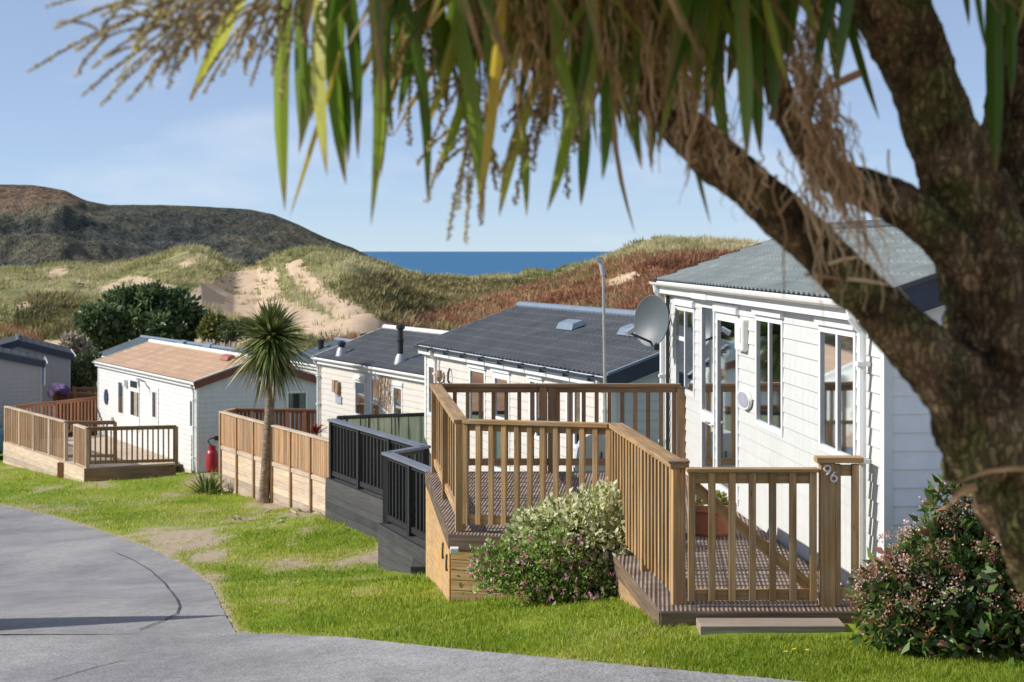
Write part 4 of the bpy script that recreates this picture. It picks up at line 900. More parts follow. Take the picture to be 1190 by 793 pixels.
def make_decks(C1, C2, C3, C4):
    # ---- deck 1
    D, T = -2.755, -1.65
    P1 = (X_(506, 22.5), 22.5); P2 = (X_(535, 17.75), 17.75); P3 = (X_(716, 17.3), 17.3); P4 = (X_(788, 14.12), 14.12)
    root = thing('timber_deck', 'golden timber deck with gate 96 along the near white caravan, bushes against its skirt', 'deck', (1.4, 17.5, D-.3)); m = 'fresh_timber'; bv = .004
    wx = lambda Y: 2.05+(23.9-Y)*.0784-.04
    fl = MB(); pts = [(P1[0]-.12, P1[1]+.1), (P2[0]-.10, P2[1]-.12), (P3[0]-.14, P3[1]-.10), (P4[0]-.16, P4[1]-.28), (wx(13.9)-.02, 13.84), (wx(22.5), 22.6)]
    fl.prism(pts, D-.05, D); fl.build('deck_floor', 'deck_boards', root)
    def edge(a, b, m_='decking_brown', h=.145, z=D-.006):
        e = MB(); e.bar((a[0], a[1], z-h/2), (b[0], b[1], z-h/2), .028, h); e.build('fascia_board', m_, root, bevel=bv)
    for a, b in zip(pts[:4], pts[1:5]): edge(a, b)
    railing(root, P1, P2, T, D, m, 12, bev=bv, cap_ext=(.05, .05), cap=.14, mid_posts=(.5,))
    railing(root, P2, P3, T, D, m, 12, bev=bv, posts=(False, True), cap_ext=(-.04, -.07), boff=-.03)
    railing(root, P3, P4, T, D, m, 19, bev=bv, posts=(False, True), cap_ext=(.07, .07), cap=.15, mid_posts=(.54,), boff=-.03)
    B2 = (wx(22.5)-.02, 22.5)
    railing(root, P1, B2, T, D, 'brown_timber', 19, bev=bv, posts=(False, True), mid_posts=(.44, .475), cap_ext=(.04, 0), boff=.03)
    # corner cap blocks and skirts
    skirt(root, (P1[0]-.10, P1[1]), (P2[0]-.085, P2[1]-.1), D-.16, m, 1, side=-1, bev=0, name='side_panel')
    skirt(root, (P2[0]-.08, P2[1]-.105), (P3[0]-.12, P3[1]-.085), D-.16, m, 6, side=-1, bev=bv)
    skirt(root, (P3[0]-.12, P3[1]-.09), (P4[0]-.14, P4[1]-.26), D-.16, m, 1, side=-1, name='side_panel')
    skirt(root, (P4[0]-.14, P4[1]-.262), (wx(13.8), 13.86), D-.16, 'decking_brown', 1, side=-1)
    # step
    a = ray(811, 727); st = MB(); y0 = 13.5; st.box(X_(812, 13.6), 13.50, -2.90, X_(980, 13.6), 13.80, -2.80); st.build('step_board', 'weathered_step', root, bevel=.006)
    # gate
    gy = 14.0
    gx0, gx1 = X_(802, gy), X_(946, gy)
    gb = MB(); gb.bar((gx0-.03, gy, T-.045), (gx1+.03, gy, T-.045), .11, .03); gate = gb.build('gate', m, root, bevel=bv); gate['_org'] = root['_org']
    gb = MB(); gb.bar((gx0, gy+.03, T-.11), (gx1, gy+.03, T-.11), .04, .085); gb.build('gate_rail', m, gate, bevel=bv)
    gb = MB(); gb.bar((gx0, gy+.03, D+.09), (gx1, gy+.03, D+.09), .04, .085); gb.build('gate_rail', m, gate, bevel=bv)
    gb = MB(); gb.bar((gx0+.02, gy+.055, T-.16), (gx1-.02, gy+.055, D+.14), .032, .085); gb.build('brace', m, gate, bevel=bv)
    for k in range(7):
        x = gx0+.01+(gx1-gx0-.02)*k/6; gb = MB(); w = .055; gb.bar((x, gy-.012, D+.045), (x, gy-.012, T-.063), .04, w, up=(1, 0, 0)); gb.build('baluster', m, gate, bevel=bv)
    # number post and the short bay beside it
    px0, px1 = X_(953, gy), X_(978, gy); xc = (px0+px1)/2
    pb = MB(); pb.box(px0, gy-.03, D-.02, px0+.113, gy+.08, T+.01); np_ = pb.build('post', m, root, bevel=bv); np_['label'] = 'gate post carrying the number 96'
    pb = MB(); pb.box(px0+.116, gy-.012, D+.02, px0+.16, gy+.04, T-.0); pb.build('baluster', m, root, bevel=bv)
    pb = MB(); xr = X_(998, gy); pb.box(xr-.055, gy-.02, D+.02, xr, gy+.035, T+.0); pb.build('baluster', m, root, bevel=bv)
    pb = MB(); pb.bar((px0-.035, gy+.02, T+.035), (xr+.03, gy+.02, T+.035), .15, .045); pb.build('handrail', m, root, bevel=.006)
    for z in (T-.05, D+.1): pb = MB(); pb.bar((px0+.162, gy+.02, z), (xr-.057, gy+.02, z), .04, .085); pb.build('top_rail' if z > -2 else 'bottom_rail', m, root, bevel=bv)
    number_96(np_, None, (X_(960.5, gy), gy-.037, Z_(544, gy)))
    c = MB(); c.box(P4[0]-.085, P4[1]-.085, T-.0, P4[0]+.085, P4[1]+.085, T+.022); c.build('post_cap', 'brown_timber', root, bevel=.008)
    # horseshoes on the skirt, latch
    for i, (px, py, YY) in enumerate(((513.5, 640, 18.6), (519.5, 654, 17.95))):
        Y = YY; pnt = Vector((P1[0]-.10+(P2[0]-.085-P1[0]+.10)*(22.5-Y)/(22.5-17.65)-.03, Y, Z_(py, Y)))
        h = MB(); h.tube([(pnt.x-.0, pnt.y+.075*math.cos(t), pnt.z+.075*math.sin(t)) for t in np.linspace(.6, 2*math.pi-.6, 14)], .011, 6); o = h.build('horseshoe', 'iron')
        tag(o, ('upper' if i == 0 else 'lower')+' of two rusty horseshoes nailed to the golden deck side', 'horseshoe', 'horseshoes on the deck side')
    h = MB(); zz = Z_(640, 17.5); x0 = X_(523, 17.5); h.box(x0, 17.44, zz-.025, x0+.085, 17.56, zz+.03); o = h.build('outdoor_socket', 'stone_white', bevel=.008); tag(o, 'small white box screwed to the front corner of the golden deck skirt', 'socket')
    # yellow hanging bobbles on the inner post
    h = MB(); y = 17.15; x = X_(726.5, y)
    for k in range(7): h.lathe((x+.012*math.sin(k*2.1), y, Z_(531+k*5, y)), [(0, .025), (.022, .015), (.026, 0), (.018, -.015), (0, -.022)], 8)
    h.tube([(x, y, Z_(529, y)), (x, y, Z_(564, y))], .004, 5)
    o = h.build('hanging_bobbles', 'yellow_plastic', smooth=True); tag(o, 'string of yellow bobbles hanging at the inner corner of the golden deck rail', 'decoration')
    # plant bowl on the deck
    y = 17.6; cx = X_(828, y); t = thing('flower_pot', 'round terracotta pot with low green plant on the deck by the gate', 'plant pot', (cx, y, D))
    b = MB(); b.lathe((cx, y, D), [(0, .003), (.19, .003), (.20, .03), (.17, .03), (.2, .22), (.235, .24), (.235, .30), (.20, .30), (.19, .25), (0, .25)], 28); b.build('pot', 'terracotta', t, smooth=False)
    b = MB(); b.lathe((cx, y, D), [(0, .285), (.195, .262)], 20); b.build('gravel', 'stone_white', t)
    pos, dd = lumpy(260, (cx, y, D+.30), (.14, .14, .10), RNG, lower=-.2); v, f, r = leaves(pos, dd+np.array([0, 0, .5]), .05, RNG.random(len(pos)))
    npmesh('plant', v, f, 'yellow_leaf', r, parent=t)
    # ---- things standing beyond the back rail
    y = 24.3; cx = X_(693, y); z0 = -4.0
    t = thing('covered_barbecue', 'pale grey domed cover with two slots seen through the back rail', 'barbecue cover', (cx, y, z0))
    b = MB(); prof = []
    for xx in np.linspace(-1, 1, 15): prof.append((xx*.30, (1-abs(xx)**2.6)**.5*.46))
    n = len(prof); vs = [(cx+a, y-.2, -2.55-.35+b_) for a, b_ in prof]+[(cx+a, y+.25, -2.55-.35+b_) for a, b_ in prof]+[(cx-.30, y-.2, z0), (cx+.30, y-.2, z0), (cx-.30, y+.25, z0), (cx+.30, y+.25, z0)]
    fs = [(i, i+1, n+i+1, n+i) for i in range(n-1)]+[tuple(list(range(n))+[2*n+1, 2*n]), tuple(list(range(2*n-1, n-1, -1))+[2*n+2, 2*n+3])]; b.add(vs, fs); b.build('cover', 'cover_grey', t)
    for dx in (-.03, .05): b = MB(); b.box(cx+dx, y-.215, -2.80, cx+dx+.02, y-.20, -2.68); b.build('slot', 'navy_fascia', t)
    y = 24.0; cx = X_(736.5, y); b = MB(); b.tube([(cx, y, -4.0), (cx, y, -2.55)], .035, 8); b.tube([(cx-.09, y, -2.62), (cx+.09, y, -2.62)], .03, 8); b.tube([(cx, y-.05, -2.75), (cx, y-.05, -2.5)], .045, 8)
    tag(b.build('standpipe', 'black_plastic'), 'black standpipe with cross handle behind the back rail', 'standpipe')
    # ---- mast and dish
    y = 24.6; cx = X_(701, y); t = thing('aerial_mast', 'tall thin metal mast rising behind the back rail, small angled head', 'mast', (cx, y, -4.1))
    b = MB(); b.tube([(X_(706, y), y, -4.1), (cx, y, Z_(318, y))], [.026, .02], 10); b.build('pole', 'mast_metal', t)
    b = MB(); b.tube([(cx, y, Z_(320, y)), (cx-.02, y, Z_(309, y)), (cx-.06, y, Z_(303, y))], [.034, .034, .02], 8); b.box(cx-.09, y-.03, Z_(304, y), cx-.0, y+.03, Z_(299, y)); b.build('mast_head', 'grey_metal', t)
    y = 23.2; cx = X_(763, y); cz = Z_(373.5, y)
    t = thing('satellite_dish', 'round grey satellite dish on a pole beside the near caravan', 'satellite dish', (X_(776, 23.6), 23.6, -4.0))
    ax = Vector((-.80, -.60, .10)).normalized(); b = MB(); R = .325; prof = [(R*u, .09*u*u) for u in np.linspace(0, 1, 9)]+[(R+.008, .095), (R+.006, .08)]+[(R*u, .09*u*u-.012) for u in np.linspace(.98, 0, 8)]
    b.lathe((cx, y, cz), prof, 40, axis=ax); dsh = b.build('dish', 'dish_grey', t, smooth=True); dsh.scale = (1, 1, 1)
    b = MB(); b.tube([(X_(776, 23.6), 23.6, -4.0), (X_(776, 23.6), 23.6, cz+.32)], .025, 8); b.build('pole', 'black_plastic', t)
    b = MB(); b.tube([(X_(776, 23.6), 23.6, cz+.05), (cx+.03, y+.06, cz)], .022, 8); b.tube([(cx, y, cz-.3), (cx-.36, y-.2, cz-.14)], .016, 6); b.box(cx-.03, y-.06, cz-.37, cx+.03, y+.02, cz-.29); b.build('bracket', 'iron', t)
    b = MB(); b.tube([(cx-.40, y-.22, cz-.15), (cx-.30, y-.17, cz-.09)], .035, 8); b.build('receiver_head', 'grey_metal', t)
    # ---- black deck 2
    D2, T2 = -4.21, -3.11
    A = (X_(386, 33.5), 33.5); B = (X_(494, 28.9), 28.9); Cc = (X_(450, 27.95), 27.95); E = (X_(516, 25.2), 25.2)
    root = thing('black_deck', 'black stained timber deck with blue-grey capped rails', 'deck', (-1.5, 29.5, D2-.5)); m = 'dark_stain'
    cc2 = lambda s_: C2.near+C2.d*s_
    wA = cc2(C2.L-.4); wE = cc2(1.0)
    pts = [(A[0]-.12, A[1]+.1), (B[0]-.10, B[1]+.02), (Cc[0]-.12, Cc[1]-.02), (E[0]-.12, E[1]-.15), (wE.x-.05, wE.y), (wA.x-.05, wA.y)]
    fl = MB(); fl.prism(pts, D2-.06, D2); fl.build('deck_floor', 'grey_plank', root)
    railing(root, A, B, T2, D2, m, 26, cap_m='blue_rail', cap=.16, mid_posts=(.33, .66), cap_ext=(.05, .05), bottom=.1)
    railing(root, Cc, B, T2, D2, m, 5, cap_m='blue_rail', cap=.16, posts=(True, False), bottom=.1)
    railing(root, Cc, E, T2, D2, m, 16, cap_m='blue_rail', cap=.16, mid_posts=(.45,), posts=(False, True), cap_ext=(.05, .05), bottom=.1)
    for a, b_ in ((pts[0], pts[1]), (pts[1], pts[2]), (pts[2], pts[3])):
        e = MB(); e.bar((a[0], a[1], D2-.08), (b_[0], b_[1], D2-.08), .03, .16); e.build('fascia_board', 'grey_plank', root)
    skirt(root, pts[0], pts[1], D2-.16, 'grey_plank', 5, side=-1); skirt(root, pts[1], pts[2], D2-.16, 'grey_plank', 4, side=-1)
    skirt(root, (pts[2][0], pts[2][1]), (pts[3][0]+.1, pts[3][1]), D2-.16, 'grey_plank', 4, side=-1)
    skirt(root, (pts[0][0], pts[0][1]), (wA.x, wA.y), D2-.16, 'grey_plank', 4, side=1)
    e = MB(); x0 = X_(479, 26.0); e.box(x0, 25.5, g1(x0, 26)-.1, x0+.55, 26.4, -4.45); e.build('step_block', 'grey_plank', root, bevel=.01)
    # canvas windbreak at the back
    t = thing('windbreak', 'pale green canvas windbreak at the back of the black deck', 'windbreak', (A[0], A[1], D2))
    q0 = Vector((A[0]+.1, A[1]+.05, T2+.02)); q1 = Vector((X_(496, 35.2), 35.2, Z_(481.5, 35.2))); q1.z = max(q1.z, -3.2)
    b = MB(); b.tube([q0, q1], .035, 8); b.build('top_pole', 'dark_stain', t)
    b = MB(); n = 40
    for i in range(n):
        a0 = lerp(q0, q1, i/n); a1 = lerp(q0, q1, (i+1)/n); o0 = .05*math.sin(i*.9)+.03*math.sin(i*2.3); o1 = .05*math.sin((i+1)*.9)+.03*math.sin((i+1)*2.3)
        b.quad((a0.x+o0*.3, a0.y+o0*.3, a0.z), (a1.x+o1*.3, a1.y+o1*.3, a1.z), (a1.x, a1.y+o1*1.6, D2+.05), (a0.x, a0.y+o0*1.6, D2+.05))
    b.build('canvas_sheet', 'canvas', t, smooth=True)
    for tt in (.0, .33, .66, 1.0): c = lerp(q0, q1, tt); b = MB(); b.tube([(c.x, c.y+.03, D2), (c.x, c.y+.03, c.z)], .03, 6); b.build('upright', 'dark_stain', t)
    # ---- deck 3 around the palm
    D3, T3 = -5.17, -4.25
    A = (X_(258, 48.0), 48.0); B = (X_(388, 40.5), 40.5); m = 'orange_timber'
    root = thing('boarded_deck', 'deck with close vertical orange-brown boards over pale skirt, behind the lone palm', 'deck', (-6, 44.5, D3-.6))
    wF = C3.near+C3.d*(C3.L-.3); wN = C3.near+C3.d*(.5)
    fl = MB(); fl.prism([A, B, (wN.x-.06, wN.y), (wF.x-.06, wF.y), (A[0]+.3, A[1]+.5)], D3-.06, D3); fl.build('deck_floor', 'grey_plank', root)
    railing(root, A, B, T3, D3, m, 68, bw=.105, solid=True, cap_m='pale_timber', cap=.14, bottom=.03, boff=-.03, ph=.10, cap_ext=(.05, 0), posts=(False, False))
    for k in range(7):
        t_ = k/6; c = lerp((*A, 0), (*B, 0), t_); dv = (Vector(B)-Vector(A)).normalized(); o = Vector((dv.y, -dv.x)); o = o*-1 if o.x > 0 else o; c = Vector((c.x, c.y, 0))+Vector((o.x, o.y, 0))*.05
        b = MB(); b.bar((c.x, c.y, g1(c.x, c.y)-.1), (c.x, c.y, T3-.045), .05, .075, up=(dv.x, dv.y, 0)); b.build('post', m, root)
    e = MB(); e.bar((A[0]-.03, A[1], D3-.03), (B[0]-.03, B[1], D3-.03), .05, .10); e.build('ledge_board', 'pale_timber', root)
    skirt(root, A, B, D3-.09, 'pale_timber', 7, side=-1, th=.02)
    bk = (X_(273, 48.9), 48.9)
    railing(root, A, bk, T3, D3, m, 6, bw=.1, solid=True, bottom=.03, posts=(False, True))
    railing(root, bk, (wF.x-.1, 48.6), T3, D3, 'red_timber', 22, bw=.09, solid=True, cap=.12, bottom=.03, posts=(False, False), mid_posts=(.2, .4, .6, .8))
    t = thing('red_cordyline', 'small red-leaved plant standing behind the boarded deck rail', 'plant', (X_(368, 44.5), 44.5, D3))
    b = MB(); cx, cy, cz = X_(368, 44.5), 44.5, T3-.25
    for k in range(46):
        a = random.uniform(0, 6.28); e_ = random.uniform(.3, 1.4); l = random.uniform(.25, .5); dv = Vector((math.cos(a)*math.cos(e_), math.sin(a)*math.cos(e_), math.sin(e_)))
        pts_ = [Vector((cx, cy, cz))+dv*l*u-Vector((0, 0, .12*u*u)) for u in (0, .4, .75, 1)]; b.strip(pts_, [.02, .04, .03, .002], dv.cross(Vector((0, 0, 1))))
    b.build('leaves', 'red_leaf', t); b = MB(); b.tube([(cx, cy, D3), (cx, cy, cz+.05)], .03, 6); b.build('stem', 'palm_bark', t)
    # ---- deck 4
    D4, T4 = -6.10, -4.95; m = 'pale_timber'
    def tp(px, py): Y = -T4*F/(py-HY); return (X_(px, Y), Y)
    a = tp(7, 471.8); b_ = tp(76.5, 489.6); c_ = tp(87.5, 492); d_ = tp(101.5, 496.5); e_ = tp(205, 494.2); f_ = tp(118, 460.5); 
    root = thing('pale_deck', 'pale weathered timber deck in front of the brown roofed caravan', 'deck', (-12.5, 54, D4-.5))
    wf = C4.near+C4.d*(C4.L-1); wn = C4.near+C4.d*(1.4)
    fl = MB(); fl.prism([(a[0]-.1, a[1]+.1), (b_[0]-.1, b_[1]-.1), (d_[0]-.05, d_[1]-.12), (wn.x-.05, wn.y-.1), (wf.x-.05, wf.y)], D4-.06, D4); fl.build('deck_floor', 'pale_timber', root)
    railing(root, a, b_, T4, D4, m, 34, bw=.10, solid=True, cap=.13, bottom=.05, mid_posts=(.25, .5, .75), boff=-.05, cover='brown_timber')
    railing(root, c_, d_, T4-.02, D4, m, 10, bw=.10, solid=True, cap=.13, bottom=.05, boff=-.05, cover='brown_timber')
    e4 = (wn.x-.12, wn.y-.5)
    railing(root, d_, e_, T4, D4, 'brown_timber', 17, bw=.045, cap=.10, bottom=.15, posts=(False, True), boff=.0)
    bx = (wf.x-.2, wf.y-.5)
    railing(root, (a[0]+.25, a[1]+.1), f_, T4, D4, 'red_timber', 24, bw=.05, cap=.10, bottom=.1, posts=(False, True), mid_posts=(.45,))
    # inner bay by the steps
    i0 = tp(103, 488.2); railing(root, b_, (b_[0]+1.4, b_[1]+.15), T4, D4, 'brown_timber', 3, cap=.10, bw=.045, posts=(False, True))
    for p_, q_ in (((a[0]-.1, a[1]+.1), (b_[0]-.1, b_[1]-.1)), ((b_[0]-.1, b_[1]-.1), (d_[0]-.05, d_[1]-.12)), ((d_[0]-.05, d_[1]-.12), (e_[0], e_[1]-.12))):
        e = MB(); e.bar((p_[0], p_[1], D4-.13), (q_[0], q_[1], D4-.13), .03, .25); e.build('fascia_board', 'pale_timber' if p_[0] < -12.2 else 'brown_timber', root)
        skirt(root, p_, q_, D4-.26, 'pale_timber' if p_[0] < -12.2 else 'brown_timber', 3 if p_[0] < -12.2 else 1, side=-1)
    e = MB(); e.box(b_[0]-.16, b_[1]-.35, D4-.55, b_[0]+.16, b_[1]-.12, D4-.02); e.build('step_post', 'red_timber', root)
    # taller red rail behind, cloth on it
    y = 63.5; x0, x1 = X_(64, y), X_(119, y); zt = Z_(455, y)
    root = thing('red_fence', 'red-brown boarded fence behind the pale deck, purple cloth on its end', 'fence', ((x0+x1)/2, y, -6.6))
    railing(root, (x0, y), (x1, y-.8), zt, -6.6, 'red_timber', 22, bw=.14, solid=True, cap=.12, posts=(True, True), mid_posts=(.5,))
    y2 = 67.0; x0b, x1b = X_(86, y2), X_(122, y2); root = thing('trellis_fence', 'dark trellis topped fence behind the red-brown one', 'fence', ((x0b+x1b)/2, y2, -6.9))
    zt2 = Z_(451, y2)
    b = MB(); b.bar((x0b, y2, zt2-.45-.8), (x1b, y2, zt2-.45-.8), .03, 1.6); b.build('fence_panel', 'red_timber', root)
    for k in range(9):
        for sg in (1, -1):
            xa = x0b+(x1b-x0b)*k/9; b = MB(); b.bar((xa, y2-.01*sg, zt2-.45), (xa+.35*sg, y2-.01*sg, zt2), .015, .03); b.build('lattice_slat', 'brown_timber', root)
    b = MB(); b.bar((x0b, y2, zt2), (x1b, y2, zt2), .06, .05); b.build('top_rail', 'red_timber', root)
    for xx in (x0b, x1b): b = MB(); b.bar((xx, y2, -7), (xx, y2, zt2+.05), .1, .1); b.build('post', 'red_timber', root)
    y = 63.3; cx = X_(69, y); cz = Z_(452.5, y)
    root = thing('draped_cloth', 'bundle of lilac and purple cloth over the end of the red-brown fence', 'cloth', (cx, y, cz-.2))
    for nm, mt, dx, dz, sx, sz, n in (('lilac_part', 'lilac_cloth', -.08, .05, .3, .16, 1), ('purple_part', 'purple_cloth', .15, -.06, .25, .17, 2), ('hanging_part', 'lilac_cloth', -.3, -.12, .12, .2, 3)):
        b = MB(); nn = 14
        for i in range(nn+1):
            pass
        vs = []; fs = []
        for i in range(nn+1):
            th = math.pi*i/nn
            for j in range(nn*2):
                ph = math.pi*j/nn; rr = 1+.35*float(perlin(math.cos(ph)*2+n*5, th*2.3))+.15*float(perlin(ph*3+n, th*4)); vs.append((cx+dx+sx*rr*math.sin(th)*math.cos(ph), y+.16*rr*math.sin(th)*math.sin(ph), cz+dz+sz*rr*math.cos(th)))
        for i in range(nn):
            for j in range(nn*2): fs.append((i*nn*2+j, i*nn*2+(j+1) % (nn*2), (i+1)*nn*2+(j+1) % (nn*2), (i+1)*nn*2+j))
        b.add(vs, fs); b.build(nm, mt, root, smooth=True)
    # gas bottle
    y = 50.6; cx = X_(246.5, y); z0 = g1(cx, y); z0 = Z_(548, y)
    t = thing('gas_bottle', 'red gas bottle with black hose against the shaded gable of the brown roofed caravan', 'gas bottle', (cx, y, z0))
    b = MB(); b.lathe((cx, y, z0), [(0, 0), (.16, .0), (.16, .04), (.165, .08), (.165, .48), (.13, .58), (.06, .63), (0, .64)], 20); b.build('bottle_body', 'red_paint', t, smooth=True)
    b = MB(); b.lathe((cx, y, z0), [(.1, .6), (.1, .72), (.09, .72), (.09, .6)], 16); b.tube([(cx, y, z0+.6), (cx, y, z0+.7)], .03, 8); b.build('collar', 'red_paint', t)
    b = MB(); b.tube([(cx, y, z0+.68), (cx-.12, y, z0+.86), (cx-.02, y+.1, z0+.92), (cx+.2, y+.3, z0+.88)], .02, 6); b.box(cx+.05, y+.1, z0+.85, cx+.22, y+.2, z0+.98); b.build('hose', 'black_plastic', t)

def make_car():
    y0, y1 = 58.6, 60.3; xr = X_(8.5, 59); z0 = g1(xr, 59)
    t = thing('parked_car', 'teal car at the left edge beyond the pale deck', 'car', (xr-2, 59.4, z0))
    L = 3.9; prof = [(0, .28), (0, .62), (.06, .82), (.25, .92), (.55, 1.0), (1.0, 1.36), (1.4, 1.46), (2.5, 1.44), (3.0, 1.05), (3.75, .88), (3.9, .7), (3.9, .3)]
    b = MB(); n = len(prof); vs = []
    for (yy, sh) in ((y0+.06, 0), (y1-.06, 0)):
        for a, z in prof: ins = .14*max(0, (z-.95)/.5); vs.append((xr-a, yy+(ins if yy < 59.4 else -ins), z0+z))
    b.add(vs, [tuple(range(n)), tuple(range(2*n-1, n-1, -1))]+[(i, n+i, n+(i+1) % n, (i+1) % n) for i in range(n)]); b.build('body', 'car_paint', t, bevel=.05)
    b = MB()
    b.quad((xr-.66, y0+.10, z0+1.0), (xr-1.05, y0+.16, z0+1.32), (xr-2.5, y0+.16, z0+1.36), (xr-2.85, y0+.10, z0+1.0)); b.quad((xr-.56, y0+.2, z0+1.02), (xr-.56, y1-.2, z0+1.02), (xr-.98, y1-.25, z0+1.36), (xr-.98, y0+.25, z0+1.36)); b.build('window_glass', 'dark_glass', t)
    for a in (.75, 3.1):
        for yy in (y0, y1-.2):
            w = MB(); w.tube([(xr-a, yy, z0+.31), (xr-a, yy+.2, z0+.31)], .31, 22); wh = w.build('wheel', 'rubber', t); w = MB(); w.tube([(xr-a, yy-.01, z0+.31), (xr-a, yy+.21, z0+.31)], .19, 14); w.build('rim', 'steel', wh)
    for yy in (y0+.1, y1-.35): w = MB(); w.box(xr-.05, yy+.1, z0+.70, xr+.015, yy+.22, z0+.82); w.build('tail_light', 'red_paint', t)

# ---------------------------------------------------------------- plants
def sword_plant(mb, c, n, lmin, lmax, w, emin=-.5, emax=1.5, droop=.25, rngl=random, rnd=None):
    for k in range(n):
        a = rngl.uniform(0, 2*math.pi); e = rngl.uniform(emin, emax); l = rngl.uniform(lmin, lmax)
        dv = Vector((math.cos(a)*math.cos(e), math.sin(a)*math.cos(e), math.sin(e))); dr = droop*(.6+rngl.random()*.9)*l
        pts = [Vector(c)+dv*l*u-Vector((0, 0, dr*u*u)) for u in (0.04, .25, .5, .75, 1)]
        sd = dv.cross(Vector((rngl.uniform(-.4, .4), rngl.uniform(-.4, .4), 1)))
        ww = w*rngl.uniform(.7, 1.2); mb.strip(pts, [ww*.5, ww*.95, ww, ww*.65, .003], sd, rnd=(rngl.random() if rnd is None else rnd))
def cloud_mesh(name, lumps, n, size, mat, parent, lump=.25, aspect=.5, updir=.3, lower=-1, shell=.55, rs=1, tone=0):
    rng = np.random.default_rng(rs); tot = sum((l[3]*l[4]*l[5])**(2/3) for l in lumps); V = []; Fc = []; R = []; o = 0
    for i, (x, y, z, rx, ry, rz) in enumerate(lumps):
        k = max(8, int(n*((rx*ry*rz)**(2/3))/tot)); pos, d = lumpy(k, (x, y, z), (rx, ry, rz), rng, lump=lump, lower=lower, seed=i*3+rs, shell=shell)
        dr = d*.7+rng.normal(size=d.shape)*.7+np.array([0, 0, updir]); rn = np.clip(.42+.26*rng.normal(size=len(pos))+rng.uniform(-.1, .1)+tone, 0, 1)
        v, f, r = leaves(pos, dr, size*(.6+.8*rng.random(len(pos))), rn, aspect, rng=rng); V.append(v); Fc.append(f+o); R.append(r); o += len(v)
    return npmesh(name, np.concatenate(V), np.concatenate(Fc), mat, np.concatenate(R), parent=parent)

